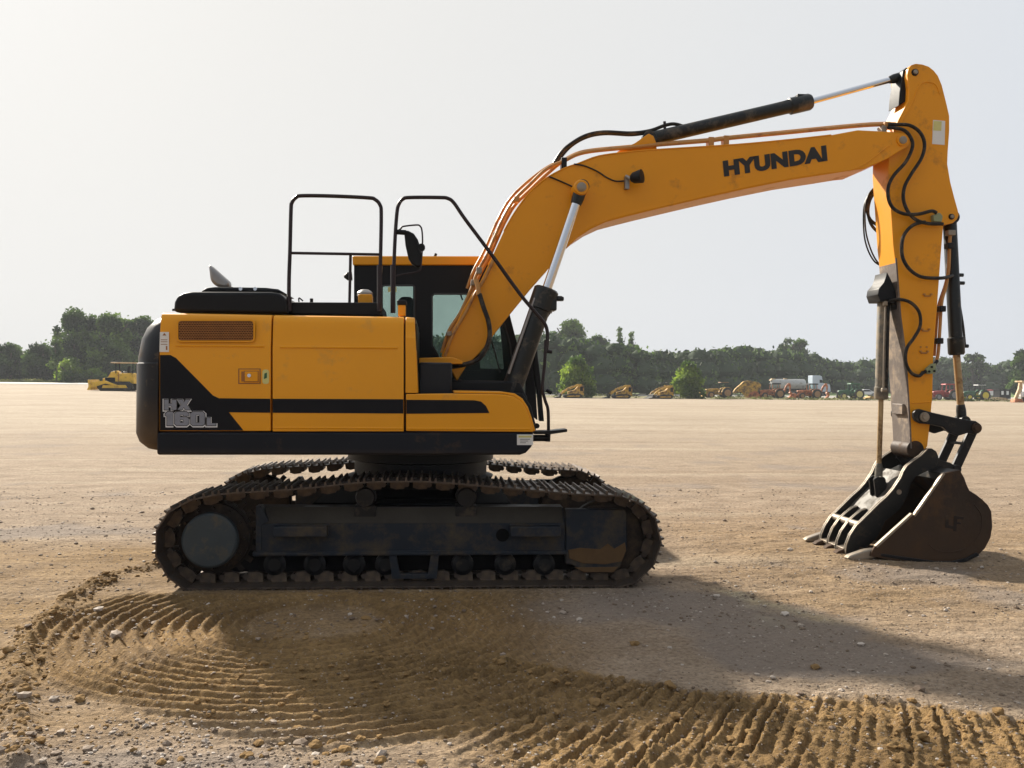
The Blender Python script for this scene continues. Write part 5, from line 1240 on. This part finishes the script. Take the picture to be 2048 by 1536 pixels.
def leaves(blobs, n, s, m, name, parent=None, gap=.0, off=(0,0,0)):
    """leaf clumps spread through ellipsoids; blobs: (cx,cy,cz,rx,ry,rz)"""
    B = np.array(blobs, float); vol = (B[:,3]*B[:,5])**.9; pr = vol/vol.sum()
    k = rng.choice(len(B), n, p=pr); d = rng.normal(size=(n,3)); d /= np.linalg.norm(d, axis=1)[:,None]
    rad = rng.random(n)**.33*.62+.40*rng.random(n)
    ctr = B[k,:3]+d*B[k,3:6]*rad[:,None]
    ctr += rng.normal(size=(n,3))*s*.6
    # secondary clumping: pull to random cluster centres and leave gaps
    if gap:
        q = vnoise(ctr[:,0]*gap+3, ctr[:,2]*gap+ctr[:,1]*gap*.7); keep = q > .30; ctr = ctr[keep]; k = k[keep]; rad = rad[keep]; d = d[keep]; n = len(ctr)
    a = rng.normal(size=(n,3)); a /= np.linalg.norm(a, axis=1)[:,None]
    u = np.cross(a, rng.normal(size=(n,3))); u /= np.linalg.norm(u, axis=1)[:,None]; w = np.cross(a, u)
    sz = s*(.55+.9*rng.random(n))[:,None]
    V = np.stack([ctr-u*sz, ctr-w*sz*.6, ctr+u*sz, ctr+w*sz*.6], 1).reshape(-1,3)
    if parent is not None: V[:,2] = np.maximum(V[:,2], .02)
    me = bpy.data.meshes.new(name); F = np.arange(n*4).reshape(-1,4)
    me.vertices.add(n*4); me.vertices.foreach_set('co', V.ravel()); me.loops.add(n*4); me.loops.foreach_set('vertex_index', F.ravel())
    me.polygons.add(n); me.polygons.foreach_set('loop_start', np.arange(0,n*4,4)); me.polygons.foreach_set('loop_total', np.full(n,4)); me.update(calc_edges=True)
    tn = np.clip(.34*rng.random(n)+1.5*(vnoise(ctr[:,0]*.45, ctr[:,2]*.6+ctr[:,1]*.4)-.38), 0, 1)
    at = me.attributes.new('tone', 'FLOAT', 'POINT'); at.data.foreach_set('value', np.repeat(tn, 4).astype(np.float32))
    me.materials.append(M[m]); o = bpy.data.objects.new(name, me); C.objects.link(o)
    if parent is not None: o.parent = parent
    return o
def tree(px, Y, pytop, wpx, label, m='leafA', lobes=9, n=4200, s=.30, trunk=.3, cat='tree', name='tree', pybase=None, shape='round', gap=.0, group='trees at the edge of the yard'):
    x, y, z = put(px, Y); zt = P(px, pytop, Y).z-z; w = wpx/FPX*Y/2
    root = thing(name, label, cat, (x, y, z), 0, group)
    bl = []; r_ = random.Random(int(px*7+pytop))
    lo = trunk*zt
    if shape == 'round':
        for i in range(lobes):
            a = r_.random()*6.28; t = (i+.5)/lobes; hh = lo+(zt-lo)*(.12+.78*t); prof = 1-(max(0, t-.3)/.85)**2 if cat == 'tree' else 1-.6*t**3
            rr = w*.42*(.8+.4*r_.random()); q = max(0, w*prof-rr)
            bl.append((math.cos(a)*q, math.sin(a)*q*.8, hh, rr, rr, rr*.8))
        bl.append((0,0,zt-w*.36,w*.42,w*.42,w*.36)); bl.append((0,0,lo+(zt-lo)*.4,w*.75,w*.75,(zt-lo)*.42))
    elif shape == 'dome':
        for i in range(lobes*2):
            a = r_.random()*6.28; e = r_.random()*1.35
            rr = w*.20*(.8+.5*r_.random()); q = (w-rr)
            bl.append((math.cos(a)*q*math.cos(e), math.sin(a)*q*math.cos(e)*.8, lo+(zt-lo-rr)*math.sin(e), rr*1.2, rr*1.2, rr*.8))
    elif shape == 'tall':
        for i in range(lobes):
            t = i/(lobes-1); a = r_.random()*6.28; rr = w*(.55-.25*t)*(.8+.4*r_.random()); q = max(0, w*(1-t*.6)-rr)*.7
            bl.append((math.cos(a)*q, math.sin(a)*q, lo+(zt-lo-rr*.7)*t+rr*.3, rr, rr, rr*.95))
    leaves(bl, n, s, m, 'crown', root, gap)
    b = MB(); b.tube([(0,0,-.2),(.1,0,zt*.3),(-.05,.1,zt*.65),(0,0,zt*.85)], max(.12, w*.05), 8)
    for i in range(5):
        a = r_.random()*6.28; h0 = zt*(.25+.09*i); b.tube([(0,0,h0),(math.cos(a)*w*.35,math.sin(a)*w*.35,h0+zt*.12),(math.cos(a)*w*.6,math.sin(a)*w*.6,h0+zt*.25)], max(.06, w*.02), 6)
    b.build('trunk', 'bark', root); return root
tree(147, 196, 616, 96, 'tall rounded dark green tree, the highest one left of the excavator', n=9000, s=.34, trunk=.12, lobes=12, gap=.7)
tree(218, 194, 628, 116, 'broad dark tree filling the gap between the highest left tree and the counterweight', 'leafB', n=10000, s=.34, trunk=.05, lobes=12)
tree(184, 197, 629, 84, 'dark tree squeezed between the highest left tree and the broad one', 'leafA', n=6500, s=.34, trunk=.0)
tree(252, 199, 636, 90, 'dark tree just left of the one behind the counterweight', 'leafB', n=6500, s=.34, trunk=.0)
tree(284, 200, 632, 100, 'dark tree rising directly behind the counterweight', 'leafA', n=7000, s=.34, trunk=.05, lobes=10)
tree(20, 200, 690, 104, 'low bushy tree at the left edge of the picture', 'leafA', n=6500, s=.34, trunk=.02)
tree(82, 198, 692, 96, 'low dark bushy tree left of the highest left tree', 'leafA', n=6500, s=.34, trunk=.02)
tree(-40, 200, 680, 90, 'low bushy tree just outside the left picture edge', 'leafA', n=4000, s=.34, trunk=.02)
tree(112, 185, 655, 40, 'thin see-through young tree in front of the highest left tree', 'leafB', n=900, s=.28, trunk=.3, shape='tall', gap=.8)
tree(140, 186, 722, 78, 'bright green low shrubs under the highest left tree', 'leafC', n=2600, s=.26, trunk=.0, cat='bush', name='bush', group='green bushes along the yard')
tree(190, 186, 738, 52, 'bright green low shrub left of the bulldozer', 'leafC', n=1500, s=.26, trunk=.0, cat='bush', name='bush', group='green bushes along the yard')
tree(1154, 131, 716, 84, 'round bright leafy bush left of centre, behind the leftmost compact loader', 'leafC', n=6500, s=.24, trunk=.02, cat='bush', name='bush', lobes=14, group='green bushes along the yard')
tree(1376, 131, 725, 76, 'round bright green bush beside the canopied yellow backhoe', 'leafC', n=6500, s=.22, trunk=.0, cat='bush', name='bush', lobes=18, group='green bushes along the yard')
tree(1142, 215, 637, 120, 'tall broad tree topping the wood just right of the boom cylinder', 'leafB', n=9500, s=.36, trunk=.05, lobes=13)
tree(1100, 216, 662, 90, 'dark tree seen right behind the boom cylinder and handrail', 'leafA', n=5500, s=.36, trunk=.05)
tree(1196, 222, 668, 100, 'dark sloping tree right of the tall broad tree', 'leafA', n=5500, s=.36, trunk=.03)
tree(1240, 224, 657, 34, 'left one of two narrow tree tops standing up above the wood', 'leafB', n=2200, s=.3, trunk=.3, shape='tall')
tree(1262, 224, 668, 30, 'right one of two narrow tree tops, the lower one', 'leafB', n=1800, s=.3, trunk=.3, shape='tall')
tree(1586, 250, 671, 94, 'domed tree with sky gaps standing highest over the vehicles', 'leafA', n=4600, s=.36, trunk=.25, lobes=15, shape='dome')
tree(1945, 250, 703, 84, 'hazy rounded tree with sky gaps behind the yellow-rimmed tractor', 'leafA', n=3600, s=.36, trunk=.15, lobes=14, shape='dome')
tree(2042, 195, 700, 60, 'dark tree cut by the right edge of the picture', 'leafA', n=5000, s=.34, trunk=.05)
tree(2100, 195, 690, 90, 'dark tree just beyond the right edge of the picture', 'leafA', n=4000, s=.34, trunk=.05)
def wood():
    prof = [(-260,690),(-60,690),(40,705),(100,712),(180,700),(300,650),(400,640),(560,650),(760,660),(900,668),(1060,670),(1150,672),(1215,690),(1250,682),(1285,698),(1335,703),(1380,700),(1440,696),(1480,690),(1540,697),(1590,700),(1640,710),(1690,724),(1740,716),(1790,706),(1850,712),(1880,710),(1930,722),(1990,728),(2030,718),(2100,705),(2350,700),(2800,690)]
    pxs = [p[0] for p in prof]; pys = [p[1] for p in prof]
    bl = []; r_ = random.Random(3)
    px = -260
    while px < 2800:
        Y = 215+40*math.sin(px*.004)+r_.uniform(-8, 8) if px > 700 else 215+r_.uniform(-6,6)
        x, y, z = put(px, Y); zt = P(px, np.interp(px, pxs, pys)+r_.uniform(-3,5), Y).z
        h = zt-z; w = r_.uniform(2.2, 3.6)
        bl.append((x, Y, zt-w*.7, w, w, w*.75)); bl.append((x+r_.uniform(-1,1), Y-1.5, z+h*.5, w*1.2, w, h*.30)); bl.append((x+r_.uniform(-1,1), Y-3, z+h*.22, w*1.2, w, h*.24))
        px += r_.uniform(9, 17)
    o = leaves(bl, 135000, .42, 'leafA', 'woodland'); 
    o['kind'] = 'stuff'; o['label'] = 'dark far-off wood closing the yard behind all the machines'; o['category'] = 'woodland'
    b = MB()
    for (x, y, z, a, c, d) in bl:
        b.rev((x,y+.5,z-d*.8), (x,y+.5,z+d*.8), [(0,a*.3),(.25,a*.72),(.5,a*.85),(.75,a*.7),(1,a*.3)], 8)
    i = b.build('woodland_inner_hull', 'hull_core'); i['kind'] = 'stuff'; i['label'] = 'dark hull added inside the far-off wood so no light shows through'; i['category'] = 'woodland'  # added hull, keeps light from showing through the leaves
wood()
bl = []
for i in range(150):
    px = random.uniform(1085, 2060); Y = random.choice([129, 133, 150, 153, 156]); x, y, z = put(px, Y); r_ = random.uniform(.3, 1.1); bl.append((x, y, z+.08, r_*1.5, r_*.6, random.uniform(.12, .4)))
for i in range(60):
    px = random.uniform(-20, 180); x, y, z = put(px, 186); r_ = random.uniform(.5, 1.2); bl.append((x, y, z+.2, r_*1.5, r_*.6, random.uniform(.2, .6)))
M['weed'] = leafmat('dry_weeds', (.05, .07, .02), (.26, .27, .08), .3)
o = leaves(bl, 9000, .14, 'weed', 'weeds'); o.data.transform(Matrix.Translation((0,0,0))); o['kind'] = 'stuff'; o['label'] = 'ragged strip of weeds along the far edge of the yard'; o['category'] = 'weeds'
# ------------------------------------------------------------------ flatten anything deeper than thing > part > sub-part
def depth(o):
    d = 1
    while o.parent: o = o.parent; d += 1
    return d
for _ in range(3):
    for o in list(bpy.data.objects):
        if depth(o) > 3: o.parent = o.parent.parent
# ------------------------------------------------------------------ light
SX, SY = .88, 1.40            # shadow offset per metre of height, to the right and toward the camera
sun_dir = Vector((-SX, SY, 1)).normalized()
el = math.asin(sun_dir.z); az = math.atan2(sun_dir.x, sun_dir.y)
sd = bpy.data.lights.new('sun', 'SUN'); sd.energy = 5.0; sd.angle = R(3.0); sd.color = (1, .91, .78)
so = bpy.data.objects.new('sun', sd); C.objects.link(so); so.rotation_euler = sun_dir.to_track_quat('Z', 'Y').to_euler()
W = bpy.data.worlds.new('World'); bpy.context.scene.world = W; W.use_nodes = True
nt = W.node_tree; N = nt.nodes; L = nt.links
bg = N['Background']; sky = N.new('ShaderNodeTexSky'); sky.sky_type = 'NISHITA'; sky.sun_disc = False
sky.sun_elevation = el; sky.sun_rotation = az; sky.dust_density = 5.0; sky.air_density = 1.0; sky.ozone_density = 1.0
hs = N.new('ShaderNodeHueSaturation'); hs.inputs['Saturation'].default_value = .22
L.new(sky.outputs[0], hs.inputs['Color'])
mx = N.new('ShaderNodeMix'); mx.data_type = 'RGBA'; mx.inputs['Factor'].default_value = .985
tcw = N.new('ShaderNodeTexCoord'); dp = N.new('ShaderNodeVectorMath'); dp.operation = 'DOT_PRODUCT'
L.new(tcw.outputs['Generated'], dp.inputs[0]); dp.inputs[1].default_value = sun_dir
mrw = N.new('ShaderNodeMapRange'); mrw.inputs['From Min'].default_value = -1; mrw.inputs['To Max'].default_value = 1; L.new(dp.outputs['Value'], mrw.inputs['Value'])
crw = N.new('ShaderNodeValToRGB'); e0, e1 = crw.color_ramp.elements
e0.position = .30; e0.color = (.33, .35, .38, 1); e1.position = .97; e1.color = (.715, .705, .68, 1)
ee = crw.color_ramp.elements.new(.72); ee.color = (.60, .630, .675, 1); ee = crw.color_ramp.elements.new(.86); ee.color = (.665, .672, .675, 1)
L.new(mrw.outputs['Result'], crw.inputs[0])
sc10 = N.new('ShaderNodeVectorMath'); sc10.operation = 'SCALE'; sc10.inputs['Scale'].default_value = SKYK; L.new(crw.outputs[0], sc10.inputs[0])
L.new(sc10.outputs[0], mx.inputs['B']); L.new(hs.outputs[0], mx.inputs['A']); L.new(mx.outputs['Result'], bg.inputs['Color'])
bg.inputs['Strength'].default_value = .10
# hazy air
hb = MB(); hb.box(-330, 360, -45, 345, -2.2, 32); hz = hb.build('haze', 'white'); hz.data.materials.clear()
hm = bpy.data.materials.new('haze'); hm.use_nodes = True; n = hm.node_tree.nodes; n.remove(n['Principled BSDF'])
pv = n.new('ShaderNodeVolumePrincipled'); pv.inputs['Color'].default_value = (.90, .94, 1, 1); pv.inputs['Density'].default_value = HAZE
hm.node_tree.links.new(pv.outputs[0], n['Material Output'].inputs['Volume']); hz.data.materials.append(hm); hz['kind'] = 'stuff'
sc = bpy.context.scene
sc.view_settings.view_transform = 'Standard'; sc.view_settings.look = 'None'; sc.view_settings.exposure = EXPO; sc.view_settings.gamma = 1
sc.cycles.volume_bounces = 0; sc.cycles.max_bounces = 6; sc.cycles.transparent_max_bounces = 12
